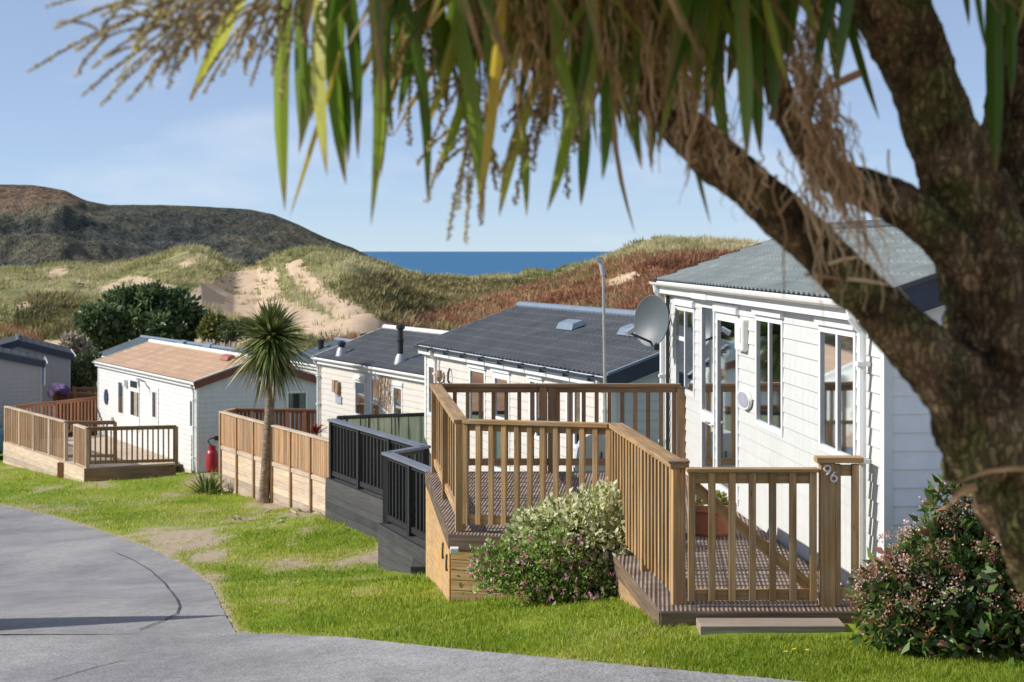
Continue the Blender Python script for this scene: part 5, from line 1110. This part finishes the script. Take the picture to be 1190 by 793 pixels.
def make_plants():
    # lone palm by the boarded deck
    Y = 44.3; bx = X_(306, Y); z0 = g1(bx, Y); t = thing('cordyline_palm', 'lone palm with bushy round head standing on the grass before the boarded deck', 'palm tree', (bx, Y, z0))
    pth = [(bx, Y, z0-.1), (X_(308, Y), Y, Z_(560, Y)), (X_(311, Y), Y, Z_(520, Y)), (X_(313, Y), Y, Z_(480, Y)), (X_(314, Y), Y, Z_(440, Y)), (X_(315, Y), Y, Z_(395, Y))]
    b = MB(); fine = [lerp(pth[int(i)], pth[min(int(i)+1, 5)], i-int(i)) for i in np.linspace(0, 4.999, 40)]
    b.tube(fine, [.13+(.05 if i < 3 else 0)-.02*i/40 for i in range(40)], 14, rough=.2); b.build('trunk', 'palm_bark', t, smooth=True)
    c = (X_(315, Y), Y, Z_(392, Y)); random.seed(5)
    b = MB(); sword_plant(b, c, 520, .75, 1.25, .068, -.5, 1.5, .18); sword_plant(b, (c[0], c[1], c[2]-.15), 260, .8, 1.35, .06, -1.2, .1, .3); b.build('crown', 'palm_leaf', t)
    b = MB(); sword_plant(b, (c[0], c[1], c[2]-.3), 110, .6, 1.05, .045, -1.45, -.7, .25); b.build('dead_skirt', 'palm_dry', t)
    # spiky tussock
    Y = 47.2; bx = X_(242, Y); z0 = Z_(582, Y); t = thing('spiky_tussock', 'low spiky green tussock near the red gas bottle', 'plant', (bx, Y, z0))
    b = MB(); sword_plant(b, (bx, Y, z0), 190, .6, 1.15, .055, .3, 1.5, .25); b.build('leaves', 'palm_leaf', t)
    # big dark tree behind the brown roof
    Y = 86; z0 = -6.3; t = thing('dark_tree', 'broad dark green tree standing behind the brown roofed caravan', 'tree', (X_(165, Y), Y, z0))
    L = []
    for px, py, r in ((118, 372, 22), (140, 356, 22), (165, 352, 20), (190, 352, 20), (213, 362, 20), (228, 374, 14), (130, 385, 22), (160, 376, 24), (195, 376, 22), (215, 385, 16), (105, 390, 16), (148, 345, 12), (180, 342, 13), (205, 347, 12), (110, 405, 15), (128, 400, 15)):
        L.append((X_(px, Y), Y+random.uniform(-1, 1), Z_(py, Y), r*Y/F*1.0, r*Y/F*.9, r*Y/F*.75))
    cloud_mesh('crown', L, 12500, .30, 'dark_leaf', t, lump=.5, rs=3)
    b = MB()
    for px in (125, 150, 172, 190, 208, 222, 232):
        p = [Vector((X_(170, Y)+random.uniform(-.8, .8), Y, z0-.3)), Vector((X_(px, Y)*.6+X_(170, Y)*.4, Y, z0+1.3)), Vector((X_(px, Y), Y-.3, Z_(375, Y)))]; b.tube(p, [.13, .09, .04], 6)
    b.build('trunk', 'palm_bark', t)
    for nm, lab, Y, lumps, n, sz, mat, rs in (
        ('olive_shrub', 'grey-green rounded shrub between the grey gable and the brown roofed caravan', 72, [(95, 435, 17, 20), (82, 445, 13, 16), (106, 428, 12, 18), (92, 460, 20, 14)], 3600, .17, 'olive_leaf', 5),
        ('pampas_clump', 'pale dry pampas clump left of the dark tree', 78, [(84, 402, 9, 12), (96, 410, 9, 10), (78, 412, 6, 8)], 900, .3, 'pampas', 6),
        ('yellow_shrub', 'small yellow-green shrub right of the dark tree', 84, [(248, 376, 13, 11), (262, 384, 12, 10), (240, 386, 9, 8)], 1300, .22, 'yellow_leaf', 7),
        ('dark_shrub', 'low dark shrub just left of the lone palm head', 82, [(268, 386, 14, 10), (284, 382, 12, 9)], 900, .22, 'olive_leaf', 8)):
        t = thing(nm, lab, 'shrub', (X_(lumps[0][0], Y), Y, Z_(lumps[0][1], Y)-1.2)); cloud_mesh('foliage', [(X_(a, Y), Y+random.uniform(-.3, .3), Z_(b_, Y), rx*Y/F, rx*Y/F, rz*Y/F) for a, b_, rx, rz in lumps], n, sz, mat, t, rs=rs, lump=.3)
        b = MB()
        for k in range(5): b.tube([(X_(lumps[0][0], Y)+random.uniform(-.2, .2), Y, Z_(lumps[0][1], Y)-2.0), (X_(lumps[0][0], Y)+random.uniform(-.4, .4), Y, Z_(lumps[0][1], Y))], [.05, .02], 5)
        b.build('stem', 'palm_bark', t)
    # bushes against the golden deck
    Y = 16.75; t = thing('variegated_shrub', 'cream and green variegated shrub against the golden deck corner', 'shrub', (.58, Y, g1(.58, Y)))
    cloud_mesh('foliage', [(.60, Y, -2.76, .54, .44, .50), (.28, Y, -2.68, .32, .32, .32), (.88, Y+.05, -2.55, .30, .3, .38), (.75, Y, -2.98, .46, .44, .40), (1.05, Y-.1, -2.8, .18, .3, .36)], 11500, .062, 'variegated_leaf', t, lump=.22, aspect=.55, rs=11, shell=.6)
    cloud_mesh('inner_foliage', [(.60, Y, -2.85, .40, .33, .40)], 2500, .06, 'fuchsia_leaf', t, rs=12, shell=.3)
    b = MB()
    for k in range(14):
        a = random.uniform(0, 6.28); b.tube([(.6, Y, g1(.6, Y)-.05), (.6+.3*math.cos(a), Y+.25*math.sin(a), -2.9), (.6+.42*math.cos(a), Y+.35*math.sin(a), -2.55)], [.016, .01, .005], 5)
    b.build('stems', 'palm_bark', t)
    Y = 16.45; t = thing('fuchsia_bush', 'low bush with magenta and pink flowers spilling before the golden deck', 'shrub', (.2, Y, g1(.2, Y)))
    gz = g1(.2, Y); LL = [(.22, Y, gz+.26, .52, .36, .27), (-.12, Y+.1, gz+.36, .24, .26, .2), (.60, Y-.15, gz+.18, .38, .28, .2), (.35, Y-.05, gz+.48, .3, .3, .2)]
    cloud_mesh('foliage', LL, 7500, .045, 'fuchsia_leaf', t, lump=.5, rs=13, shell=.5, lower=-.7)
    rng = np.random.default_rng(21); V = []; Fc = []; R = []; o = 0
    for (x, y, z, rx, ry, rz) in LL:
        pos, d = lumpy(150, (x, y, z), (rx*1.04, ry*1.06, rz*1.08), rng, lump=.3, lower=-.5, shell=.9)
        for q in range(4):
            pos = pos[rng.random(len(pos)) < .8]; d = d[:len(pos)]
            v, f, r = leaves(pos+rng.normal(size=pos.shape)*.006, np.array([0, 0, -1])+rng.normal(size=d.shape)*.45, .028+.012*rng.random(len(pos)), np.clip(rng.random(len(pos))*.6+.2*q, 0, 1), .6, rng=rng); V.append(v); Fc.append(f+o); R.append(r); o += len(v)
    npmesh('flowers', np.concatenate(V), np.concatenate(Fc), 'pink_petal', np.concatenate(R), parent=t)
    b = MB()
    for k in range(16):
        a = random.uniform(0, 6.28); b.tube([(.25, Y, gz-.05), (.25+.25*math.cos(a), Y+.2*math.sin(a), gz+.3), (.25+.5*math.cos(a), Y+.35*math.sin(a), gz+.25)], [.01, .006, .003], 4)
    b.build('stems', 'palm_bark', t)
    # flowering evergreen on the right
    Y = 12.9; gz = g1(3.3, Y); t = thing('viburnum_bush', 'glossy dark bush with pink-brown flower heads in the lower right corner', 'shrub', (3.3, Y, gz))
    LL = [(3.25, Y, gz+.42, .66, .5, .46), (2.82, Y-.05, gz+.32, .38, .35, .34), (3.75, Y+.1, gz+.34, .55, .5, .42), (3.15, Y+.05, gz+.70, .36, .34, .22), (3.15, Y, gz+1.02, .18, .16, .19), (3.55, Y, gz+.62, .38, .4, .28), (2.72, Y-.05, gz+.5, .15, .18, .15), (3.3, Y-.15, gz+.12, .6, .4, .16)]
    cloud_mesh('foliage', LL, 7600, .10, 'viburnum_leaf', t, lump=.28, aspect=.42, rs=17, shell=.45, updir=.2)
    rng = np.random.default_rng(31); V = []; Fc = []; R = []; o = 0
    for (x, y, z, rx, ry, rz) in LL[:-1]:
        cen, cd = lumpy(int(46*(rx*ry*rz)**.5/.25), (x, y, z), (rx*1.02, ry*1.02, rz*1.04), rng, lump=.28, lower=-.35, shell=.93)
        for c0, d0 in zip(cen, cd):
            k = rng.integers(34, 60); rad = rng.uniform(.04, .085); ax = d0*.8+np.array([0, -.1, .5]); ax /= np.linalg.norm(ax)
            off = rng.normal(size=(k, 3))*rad*.62; off -= np.outer(off @ ax, ax)*.65; base = rng.random()*.7
            v, f, r = leaves(c0+off+ax*.02, ax+rng.normal(size=(k, 3))*.9, .020, np.clip(base+rng.normal(size=k)*.22, 0, 1), .8, rng=rng); V.append(v); Fc.append(f+o); R.append(r); o += len(v)
    npmesh('flower_heads', np.concatenate(V), np.concatenate(Fc), 'viburnum_flower', np.concatenate(R), parent=t)
    b = MB()
    for k in range(26):
        a = random.uniform(0, 6.28); rr = random.uniform(.2, .7); b.tube([(3.3, Y, gz-.05), (3.3+.4*rr*math.cos(a), Y+.4*rr*math.sin(a), gz+.4), (3.3+rr*math.cos(a), Y+.5*rr*math.sin(a), gz+.4+.3*random.random())], [.02, .012, .005], 5)
    b.tube([(3.2, Y, gz), (3.15, Y, gz+1.0)], [.02, .006], 5); b.build('stems', 'palm_bark', t)
    # dandelions
    for i, (px, py, lab) in enumerate(((297, 717, 'left of a pair by the road corner'), (303, 713, 'right of a pair by the road corner'), (923, 763, 'brightest one on the verge below the gate'), (938, 764, 'small one to the right of another below the gate'), (913, 766, 'small one leftmost below the gate'))):
        p = ray(px, py); t = thing('dandelion', 'yellow dandelion flower, '+lab, 'flower', tuple(p), 'dandelions in the verge')
        b = MB(); b.tube([p, p+Vector((0, 0, .05))], .002, 5); b.build('stem', 'fuchsia_leaf', t); b = MB()
        for k in range(16): a = k*.393; b.strip([p+Vector((0, 0, .05)), p+Vector((.012*math.cos(a), .012*math.sin(a), .056)), p+Vector((.018*math.cos(a), .018*math.sin(a), .053))], [.006, .007, .002], (math.sin(a), -math.cos(a), 0))
        b.build('petals', 'dandelion', t)
    labs = ['longest dry leaf on the grass below the boarded deck', 'curled dry leaf nearest the palm trunk', 'dry leaf lying against the boarded skirt', 'short bent dry leaf beside the longest one', 'pale dry leaf pointing to the road', 'thin dry leaf at the right of the litter', 'small dry leaf at the front of the litter', 'dry leaf at the left of the litter']
    for i, (a, b_) in enumerate((((322, 603), (352, 592)), ((300, 597), (316, 593)), ((345, 590), (372, 600)), ((335, 598), (350, 603)), ((285, 607), (270, 602)), ((355, 600), (366, 608)), ((318, 610), (330, 606)), ((262, 606), (283, 600)))):
        p, q = ray(*a), ray(*b_); up = Vector((0, 0, 1)); mb = MB(); s_ = (q-p).cross(up)
        mb.strip([p+up*.02, lerp(p, q, .35)+up*.05+s_*.08, lerp(p, q, .7)+up*.05-s_*.05, q+up*.02], [.05, .09, .07, .01], s_); tag(mb.build('fallen_leaf', 'pampas'), labs[i], 'leaf', 'dry palm leaves lying on the grass')

def make_shadow_caster(sdir):  # unseen tree, added only to throw the shadow band across the road
    tip = ray(264, 716); s = Vector(sdir); h = 3.3; apex = tip+s*(h/s.z); base = Vector((apex.x, apex.y, g1(apex.x, apex.y))); H = apex.z-base.z
    t = thing('shadow_caster_conifer', 'added conifer-shaped shadow caster, unseen beyond the left edge of the side road', 'tree', tuple(base))
    b = MB(); b.lathe(base, [(1.2, .15), (1.12, .4), (.0, H)], 28); b.build('inner_crown', 'dark_leaf', t)
    rng = np.random.default_rng(9); n = 26000; u = 1-np.sqrt(rng.random(n)); a = rng.uniform(0, 2*np.pi, n); r = 1.22*(1-u)
    pos = np.stack([base.x+r*np.cos(a), base.y+r*np.sin(a), base.z+.2+u*(H-.2)], 1); v, f, rr = leaves(pos, np.stack([np.cos(a)*.4, np.sin(a)*.4, np.ones(n)], 1)+rng.normal(size=(n, 3))*.3, .06, rng.random(n)*.7, .5, rng=rng)
    npmesh('crown', v, f, 'dark_leaf', rr, parent=t); b = MB(); b.tube([base-Vector((0, 0, .2)), base+Vector((0, 0, .5))], .09, 8); b.build('trunk', 'palm_bark', t)

# ---------------------------------------------------------------- foreground tree
TY = 4.6
def catmull(pts, n):
    out = []; m = len(pts)
    for i in range(m-1):
        p0 = pts[max(i-1, 0)]; p1 = pts[i]; p2 = pts[i+1]; p3 = pts[min(i+2, m-1)]
        for k in range(n):
            t = k/n; out.append(tuple(.5*((2*p1[j])+(-p0[j]+p2[j])*t+(2*p0[j]-5*p1[j]+4*p2[j]-p3[j])*t*t+(-p0[j]+3*p1[j]-3*p2[j]+p3[j])*t**3) for j in range(len(p1))))
    out.append(tuple(pts[-1])); return out
def make_tree():
    random.seed(23); zb = g1(X_(1540, TY), TY)
    t = thing('foreground_palm_tree', 'large leaning cordyline tree framing the top and right of the view', 'palm tree', (X_(1540, TY), TY, zb))
    def limb(path, name):
        # px, py, depth, radius in px
        pts = catmull(path, 26); P_ = [P(a, b, y) for a, b, y, r in pts]; R = [r*y/F for a, b, y, r in pts]
        b = MB(); b.tube(P_, R, 44, rough=.2); o = b.build(name, 'bark', t, smooth=True); return o
    limb([(1560, 1510, 4.6, 130), (1480, 1150, 4.6, 118), (1390, 850, 4.6, 108), (1312, 700, 4.6, 102), (1252, 600, 4.6, 98), (1212, 520, 4.6, 98), (1182, 430, 4.6, 88), (1158, 340, 4.6, 64), (1134, 270, 4.6, 55), (1112, 200, 4.58, 46), (1084, 130, 4.55, 40), (1060, 60, 4.5, 41), (1026, -10, 4.45, 45), (980, -110, 4.4, 42), (960, -230, 4.35, 38)], 'trunk')
    limb([(1190, 480, 4.72, 92), (1190, 380, 4.78, 76), (1192, 280, 4.82, 62), (1197, 180, 4.86, 54), (1206, 80, 4.9, 52), (1216, -20, 4.95, 50), (1235, -160, 5.0, 42)], 'branch')
    limb([(1160, 520, 4.55, 70), (1115, 450, 4.5, 46), (1065, 400, 4.48, 33), (1010, 348, 4.45, 28), (950, 289, 4.4, 27), (895, 236, 4.36, 27), (840, 190, 4.32, 27), (790, 146, 4.28, 25), (745, 95, 4.25, 23), (715, 40, 4.22, 24), (690, -40, 4.2, 24), (660, -140, 4.15, 22), (620, -220, 4.1, 20)], 'branch')
    limb([(1145, 330, 4.55, 34), (1095, 276, 4.5, 26), (1052, 242, 4.46, 25), (1010, 222, 4.42, 22), (970, 205, 4.4, 20), (935, 170, 4.38, 17), (910, 120, 4.36, 15), (890, 50, 4.34, 15), (870, -40, 4.3, 16), (850, -140, 4.3, 16)], 'branch')
    limb([(690, -40, 4.2, 20), (600, -150, 4.1, 18), (500, -210, 4.0, 16), (410, -240, 3.95, 15)], 'branch')
    # leaves hanging into the view
    H = [(225, -50, 138, 90, 15, .85), (240, -30, 228, 76, 13, 2), (305, -60, 220, 118, 24, .8), (255, -60, 210, 10, 18, .5), (338, -60, 331, 246, 30, .6), (376, -60, 380, 205, 34, .82), (352, -60, 350, 170, 20, .4), (402, -60, 402, 215, 28, .35), (425, -60, 431, 262, 18, .6), (445, -60, 443, 205, 30, .3), (460, -60, 455, 120, 24, .3), (395, 60, 337, 252, 9, .9), (462, -40, 497, 238, 20, .15),
         (512, -60, 562, 258, 27, .42), (528, -60, 545, 160, 30, .2), (545, -60, 492, 158, 20, .85), (500, -60, 520, 130, 26, .3), (560, 40, 508, 208, 17, .6), (585, -40, 556, 250, 20, .93), (628, 84, 580, 252, 18, .75), (600, 100, 612, 252, 16, .5), (575, -60, 570, 120, 26, .35), (610, -60, 600, 130, 24, .3), (640, -60, 634, 150, 24, .25), (662, 60, 636, 246, 20, .55), (680, 80, 675, 240, 20, .3), (700, 60, 700, 210, 18, .25), (697, -40, 694, 84, 20, .97), (715, 80, 738, 272, 9, 2), (741, 60, 745, 196, 18, .2), (655, -60, 668, 160, 22, .2), (720, -40, 722, 150, 22, .15),
         (765, 20, 756, 196, 22, .3), (790, 20, 826, 262, 13, .15), (780, -60, 786, 150, 26, .2), (805, -60, 800, 212, 18, .3), (835, -60, 850, 212, 22, .25), (858, -40, 868, 188, 28, .42), (880, -20, 884, 182, 22, .2), (905, -60, 902, 150, 22, .2), (830, -60, 822, 140, 24, .15), (945, -50, 975, 118, 18, .2), (968, -60, 1022, 140, 16, .15), (990, -20, 1060, 120, 10, .2), (960, -40, 940, 150, 14, .3), (1000, -60, 975, 90, 20, .2), (1153, -60, 1156, 212, 28, .12), (1130, -60, 1146, 60, 10, .2), (1168, -60, 1175, 120, 18, .15), (1112, -60, 1126, 30, 12, .2), (930, -60, 915, 80, 22, .1), (870, -60, 845, 100, 24, .1), (750, -60, 735, 110, 24, .1), (620, -60, 560, 90, 24, .1)]
    b = MB(); dead = MB()
    def hang(x0, y0, x1, y1, w, tone, mb):
        Y0 = 4.3+random.uniform(-.25, .3); Y1 = Y0+random.uniform(-.18, .18); bow = random.uniform(-.05, .05)*math.hypot(x1-x0, y1-y0); pts = []; ws = []
        for u, wk in ((0, .55), (.15, .8), (.3, .95), (.5, 1), (.68, .9), (.82, .62), (.93, .3), (1, .02)):
            s_ = math.sin(u*math.pi); pts.append(P(x0+(x1-x0)*(u**1.15)+bow*s_, y0+(y1-y0)*u, Y0+(Y1-Y0)*u)); ws.append(wk*w*.80*Y0/F)
        a = random.uniform(-.9, .9); mb.strip(pts, ws, (math.cos(a), math.sin(a), 0), rnd=tone, fold=random.uniform(.1, .5))
    for (x0, y0, x1, y1, w, tone) in H: hang(x0, y0, x1, y1, w, tone if tone < 1.5 else random.random(), b if tone < 1.5 else dead)
    # dense mass near the top edge and the rosettes above it
    lim = lambda px: float(np.interp(px, [120, 200, 320, 340, 450, 480, 560, 620, 760, 880, 930, 1000, 1080, 1100, 1150, 1160, 1300], [-40, 20, 60, 180, 200, 90, 150, 170, 185, 150, 110, 70, 20, -20, -20, 60, 60]))
    for k in range(100):
        x1 = (random.uniform(325, 1010) if random.random() < .45 else random.uniform(600, 960)) if random.random() < .85 else random.uniform(1150, 1260); top = lim(x1); y1 = top-abs(random.gauss(0, 60))
        x0 = x1+random.uniform(-50, 50); y0 = y1-random.uniform(170, 330); tone = min(.95, abs(random.gauss(.2, .3)))
        if 455 < x1 < 520 and random.random() < .5: continue
        hang(x0, y0, x1, y1, random.uniform(12, 22), tone, b)
    cs = [(900, -330, 4.5), (1050, -260, 4.9), (760, -330, 4.9), (410, -240, 3.95), (620, -220, 4.1), (850, -160, 4.3), (960, -240, 4.35), (1235, -180, 5.0), (720, -160, 4.5)]
    for (px, py, Y) in cs:
        c = P(px, py, Y)
        for k in range(230):
            a = random.uniform(0, 2*math.pi); e = random.uniform(-.7, 1.5); l = random.uniform(.5, .85); dv = Vector((math.cos(a)*math.cos(e), math.sin(a)*math.cos(e), math.sin(e)))
            pts = [c+dv*l*u-Vector((0, 0, .42*l*u*u)) for u in (0.04, .25, .5, .75, 1)]; tpx = HX+F*pts[-1].x/pts[-1].y; tpy = HY-F*pts[-1].z/pts[-1].y
            if pts[-1].y < 3.2 or tpy > lim(tpx)-5: continue
            b.strip(pts, [.025, .045, .05, .035, .002], dv.cross(Vector((random.uniform(-.4, .4), 0, 1))), rnd=min(.95, abs(random.gauss(.2, .2))))
    b.build('crown', 'sword_leaf', t)
    # dead strips and fibres
    def fibre(x0, y0, ln, w, drift, Y, wob=10):
        n = 9; pts = []; ws = []; x = x0; w *= .66; wob *= 1.3
        for i in range(n):
            u = i/(n-1); x = x0+drift*u+wob*float(perlin(x0*.13+u*3.2, y0*.07))+2*math.sin(u*5+x0); pts.append(P(x, y0+ln*u, Y+.05*float(perlin(u*3, x0)))); ws.append(w*(1-.6*u)*Y/F)
        a = random.uniform(0, 3.1); dead.strip(pts, ws, (math.cos(a), math.sin(a)*.6, .1), rnd=random.random(), fold=.6)
    for k in range(400):
        x = random.gauss(700, 55); fibre(x, random.uniform(-80, 40)+max(0, x-700)*.5, random.uniform(60, 150), random.uniform(2.5, 6.5), random.uniform(-16, 16), 4.22+random.uniform(-.12, .12))
    for k in range(90): fibre(random.gauss(625, 28), random.uniform(-60, 20), random.uniform(50, 110), random.uniform(2, 5), random.uniform(-14, 14), 4.2+random.uniform(-.12, .12))
    for k in range(120):
        u = random.random(); fibre(740+u*140+random.gauss(0, 6), 70+u*130+random.gauss(0, 12), random.uniform(20, 60), random.uniform(2, 4.5), random.uniform(-6, 12), 4.22)
    for k in range(150):
        u = random.random(); fibre(random.gauss(925+u*40, 16), -10+u*170, random.uniform(50, 150), random.uniform(2.5, 6), random.uniform(-8, 34), 4.28+random.uniform(-.06, .06), 16)
    for k in range(55): fibre(random.gauss(965, 30), random.uniform(170, 235), random.uniform(60, 150), random.uniform(2.5, 6.5), random.uniform(0, 50), 4.26, 14)
    for k in range(6):
        x = random.uniform(900, 1000); y = random.uniform(190, 330); l = random.uniform(25, 55); a = random.uniform(-1.2, .1); pts = [P(x+l*math.cos(a)*u, y+l*math.sin(a)*u+6*u*u, 4.25) for u in (0, .4, .8, 1)]; dead.strip(pts, [4*4.25/F, 4*4.25/F, 3*4.25/F, .001], (-math.sin(a), 0, math.cos(a)), rnd=random.random(), fold=.4)
    for (x0, y0, x1, y1, w) in ((1000, 85, 905, 150, 10), (895, 140, 915, 70, 9), (1205, 546, 1110, 562, 6), (1135, 566, 1098, 594, 9)):
        pts = [P(x0+(x1-x0)*u, y0+(y1-y0)*u-8*math.sin(3.1*u), 4.25) for u in (0, .3, .6, 1)]; dead.strip(pts, [w*4.2/F, w*4.2/F, w*3.6/F, .002], (0, .2, 1), rnd=.15, fold=.3)
    dead.build('dead_leaves', 'dead_leaf', t)
    # flower panicles: beaded spikes
    def panicle(x0, y0, tips, Y, bw=2.6, side=2):
        st = MB(); V = []
        def spike(a, c, Y, nb, w):
            pts = []
            for i in range(9):
                u = i/8; pts.append(P(a[0]+(c[0]-a[0])*u+4*math.sin(u*5), a[1]+(c[1]-a[1])*u-8*math.sin(u*3.1), Y+.03*math.sin(u*4)))
            st.tube(pts, [.0028]*8+[.001], 4, rnd=.1)
            for i in range(nb):
                u = (.22+.78*(i+random.random())/nb)*8; p = lerp(pts[min(int(u), 7)], pts[min(int(u)+1, 8)], u-int(u)); an = random.uniform(0, 6.28); rr = w*Y/F*random.uniform(.4, 1.4)
                V.append((p+Vector((math.cos(an)*rr, math.sin(an)*rr, random.uniform(-.3, .5)*rr)), w*Y/F*random.uniform(.45, .8)))
        st.tube([P(x0, y0, Y), P(x0+(tips[0][0]-x0)*.4, y0+(tips[0][1]-y0)*.3, Y)], [.009, .005], 6, rnd=.0)
        for tx, ty in tips:
            k = random.uniform(.1, .45); ax, ay = x0+(tx-x0)*k, y0+(ty-y0)*k*.8; Yk = Y+random.uniform(-.12, .12); ln = math.hypot(tx-ax, ty-ay); spike((ax, ay), (tx, ty), Yk, int(ln/1.7), bw)
            for q in range(side):
                u = random.uniform(.15, .6); sx, sy = ax+(tx-ax)*u, ay+(ty-ay)*u; l2 = ln*.35*random.uniform(.6, 1.1); an = math.atan2(ty-ay, tx-ax)+random.choice((-1, 1))*random.uniform(.3, .8); spike((sx, sy), (sx+l2*math.cos(an), sy+l2*math.sin(an)), Yk, int(l2/1.7), bw)
        o = st.build('flower_panicle', 'palm_bark', t)
        vs = []; fs = []; rn = []; ico = [(1, 0, 0), (-1, 0, 0), (0, 1, 0), (0, -1, 0), (0, 0, 1), (0, 0, -1)]; F8 = [(0, 2, 4), (2, 1, 4), (1, 3, 4), (3, 0, 4), (2, 0, 5), (1, 2, 5), (3, 1, 5), (0, 3, 5)]
        for p, r in V:
            q = len(vs); vs += [(p.x+a*r, p.y+b_*r, p.z+c*r) for a, b_, c in ico]; fs += [(i+q, j+q, k_+q) for i, j, k_ in F8]; rn += [random.random()]*6
        o['_org'] = t['_org']; npmesh('buds', vs, fs, 'bud', rn, parent=o, smooth=True)
    panicle(330, -50, [(36, 84), (66, 34), (100, 112), (120, 124), (152, 118), (176, 84), (60, 8), (90, 60), (140, 95), (190, 60), (120, 20), (172, 20), (215, 30), (205, 85), (110, 80), (80, -10), (150, 50), (230, 60)], 3.85, 2.9, 3)
    panicle(350, -60, [(296, 100), (320, 90), (262, 90), (275, 50), (240, 110), (305, 55), (250, 40), (225, 118), (330, 120)], 4.1, 2.6, 3)
    panicle(470, -40, [(470, 130), (480, 170), (455, 160), (500, 110), (520, 150), (545, 140), (462, 90), (540, 90), (490, 60)], 4.45, 3.0, 3)
    panicle(560, 40, [(500, 236), (515, 200), (545, 284), (562, 262), (536, 246), (525, 280), (548, 210), (502, 176)], 4.3, 2.8, 2)
    panicle(640, 40, [(600, 150), (628, 170), (622, 200), (602, 240), (650, 150), (668, 170), (640, 120), (664, 232), (590, 205)], 4.4, 3.2, 2)

# ---------------------------------------------------------------- light, camera
def make_light():
    az = Vector((-.999, -.02, 0)).normalized(); el = math.radians(34); s = Vector((az.x*math.cos(el), az.y*math.cos(el), math.sin(el)))
    w = bpy.data.worlds.new('World'); scene.world = w; w.use_nodes = True; nt = w.node_tree; nt.nodes.clear()
    out = nt.nodes.new('ShaderNodeOutputWorld'); bg = nt.nodes.new('ShaderNodeBackground'); sky = nt.nodes.new('ShaderNodeTexSky'); sky.sky_type = 'NISHITA'; sky.sun_disc = False
    sky.sun_elevation = el; sky.sun_rotation = math.atan2(az.x, az.y); sky.altitude = 30; sky.air_density = .5; sky.dust_density = SKY_DUST; sky.ozone_density = SKY_OZONE
    bg.inputs['Strength'].default_value = SKY_STRENGTH
    mx = nt.nodes.new('ShaderNodeMix'); mx.data_type = 'RGBA'; mx.inputs[0].default_value = .62; mx.inputs[7].default_value = (2.05, 2.36, 2.98, 1)
    nt.links.new(sky.outputs[0], mx.inputs[6]); 
    tc = nt.nodes.new('ShaderNodeTexCoord'); mp = nt.nodes.new('ShaderNodeMapping'); mp.inputs['Scale'].default_value = (5, 5, 17); nz = nt.nodes.new('ShaderNodeTexNoise'); nz.inputs['Scale'].default_value = 1.7; nz.inputs['Detail'].default_value = 6
    rp = nt.nodes.new('ShaderNodeValToRGB'); rp.color_ramp.elements[0].position = .52; rp.color_ramp.elements[1].position = .80; rp.color_ramp.elements[1].color = (.42, .42, .42, 1)
    m2 = nt.nodes.new('ShaderNodeMix'); m2.data_type = 'RGBA'; m2.inputs[7].default_value = (4.6, 4.8, 5.2, 1)
    nt.links.new(tc.outputs['Generated'], mp.inputs[0]); nt.links.new(mp.outputs[0], nz.inputs['Vector']); nt.links.new(nz.outputs['Fac'], rp.inputs[0]); nt.links.new(rp.outputs[0], m2.inputs[0]); nt.links.new(mx.outputs[2], m2.inputs[6]); nt.links.new(m2.outputs[2], bg.inputs[0]); nt.links.new(bg.outputs[0], out.inputs[0])
    sun = bpy.data.lights.new('sun', 'SUN'); sun.energy = SUN_STRENGTH; sun.angle = math.radians(.53); sun.color = (1, .955, .88)
    so = bpy.data.objects.new('sun', sun); col.objects.link(so); so.rotation_euler = (-s).to_track_quat('-Z', 'Y').to_euler(); so.location = (-20, 5, 30)
    cam = bpy.data.cameras.new('camera'); co = bpy.data.objects.new('camera', cam); col.objects.link(co); scene.camera = co
    co.location = (0, 0, 0); co.rotation_euler = (math.pi/2, 0, 0); cam.sensor_width = 36; cam.lens = F/1190*36; cam.shift_y = -(396.5-HY)/1190
    cam.clip_start = .1; cam.clip_end = 200000; cam.dof.use_dof = True; cam.dof.focus_distance = 17.5; cam.dof.aperture_fstop = 4.6
    scene.view_settings.view_transform = 'Standard'; scene.view_settings.look = 'None'; scene.view_settings.gamma = 1; scene.view_settings.exposure = EXPOSURE
    scene.cycles.use_denoising = True; scene.cycles.max_bounces = 8; scene.cycles.transparent_max_bounces = 12; scene.cycles.diffuse_bounces = 3
    scene.cycles.glossy_bounces = 3; scene.cycles.caustics_reflective = False; scene.cycles.caustics_refractive = False; scene.cycles.sample_clamp_indirect = 8
    return s
SKY_STRENGTH = .135; SUN_STRENGTH = 3.9; EXPOSURE = .50; SKY_DUST = 0; SKY_OZONE = 4

make_materials()
make_ground(); make_turf(); make_far()
C1, C2, C3, C4 = make_caravans()
make_decks(C1, C2, C3, C4)
make_car(); make_plants(); make_tree()
sdir = make_light(); make_shadow_caster(sdir)
for o in bpy.data.objects:
    if '_org' in o: del o['_org']
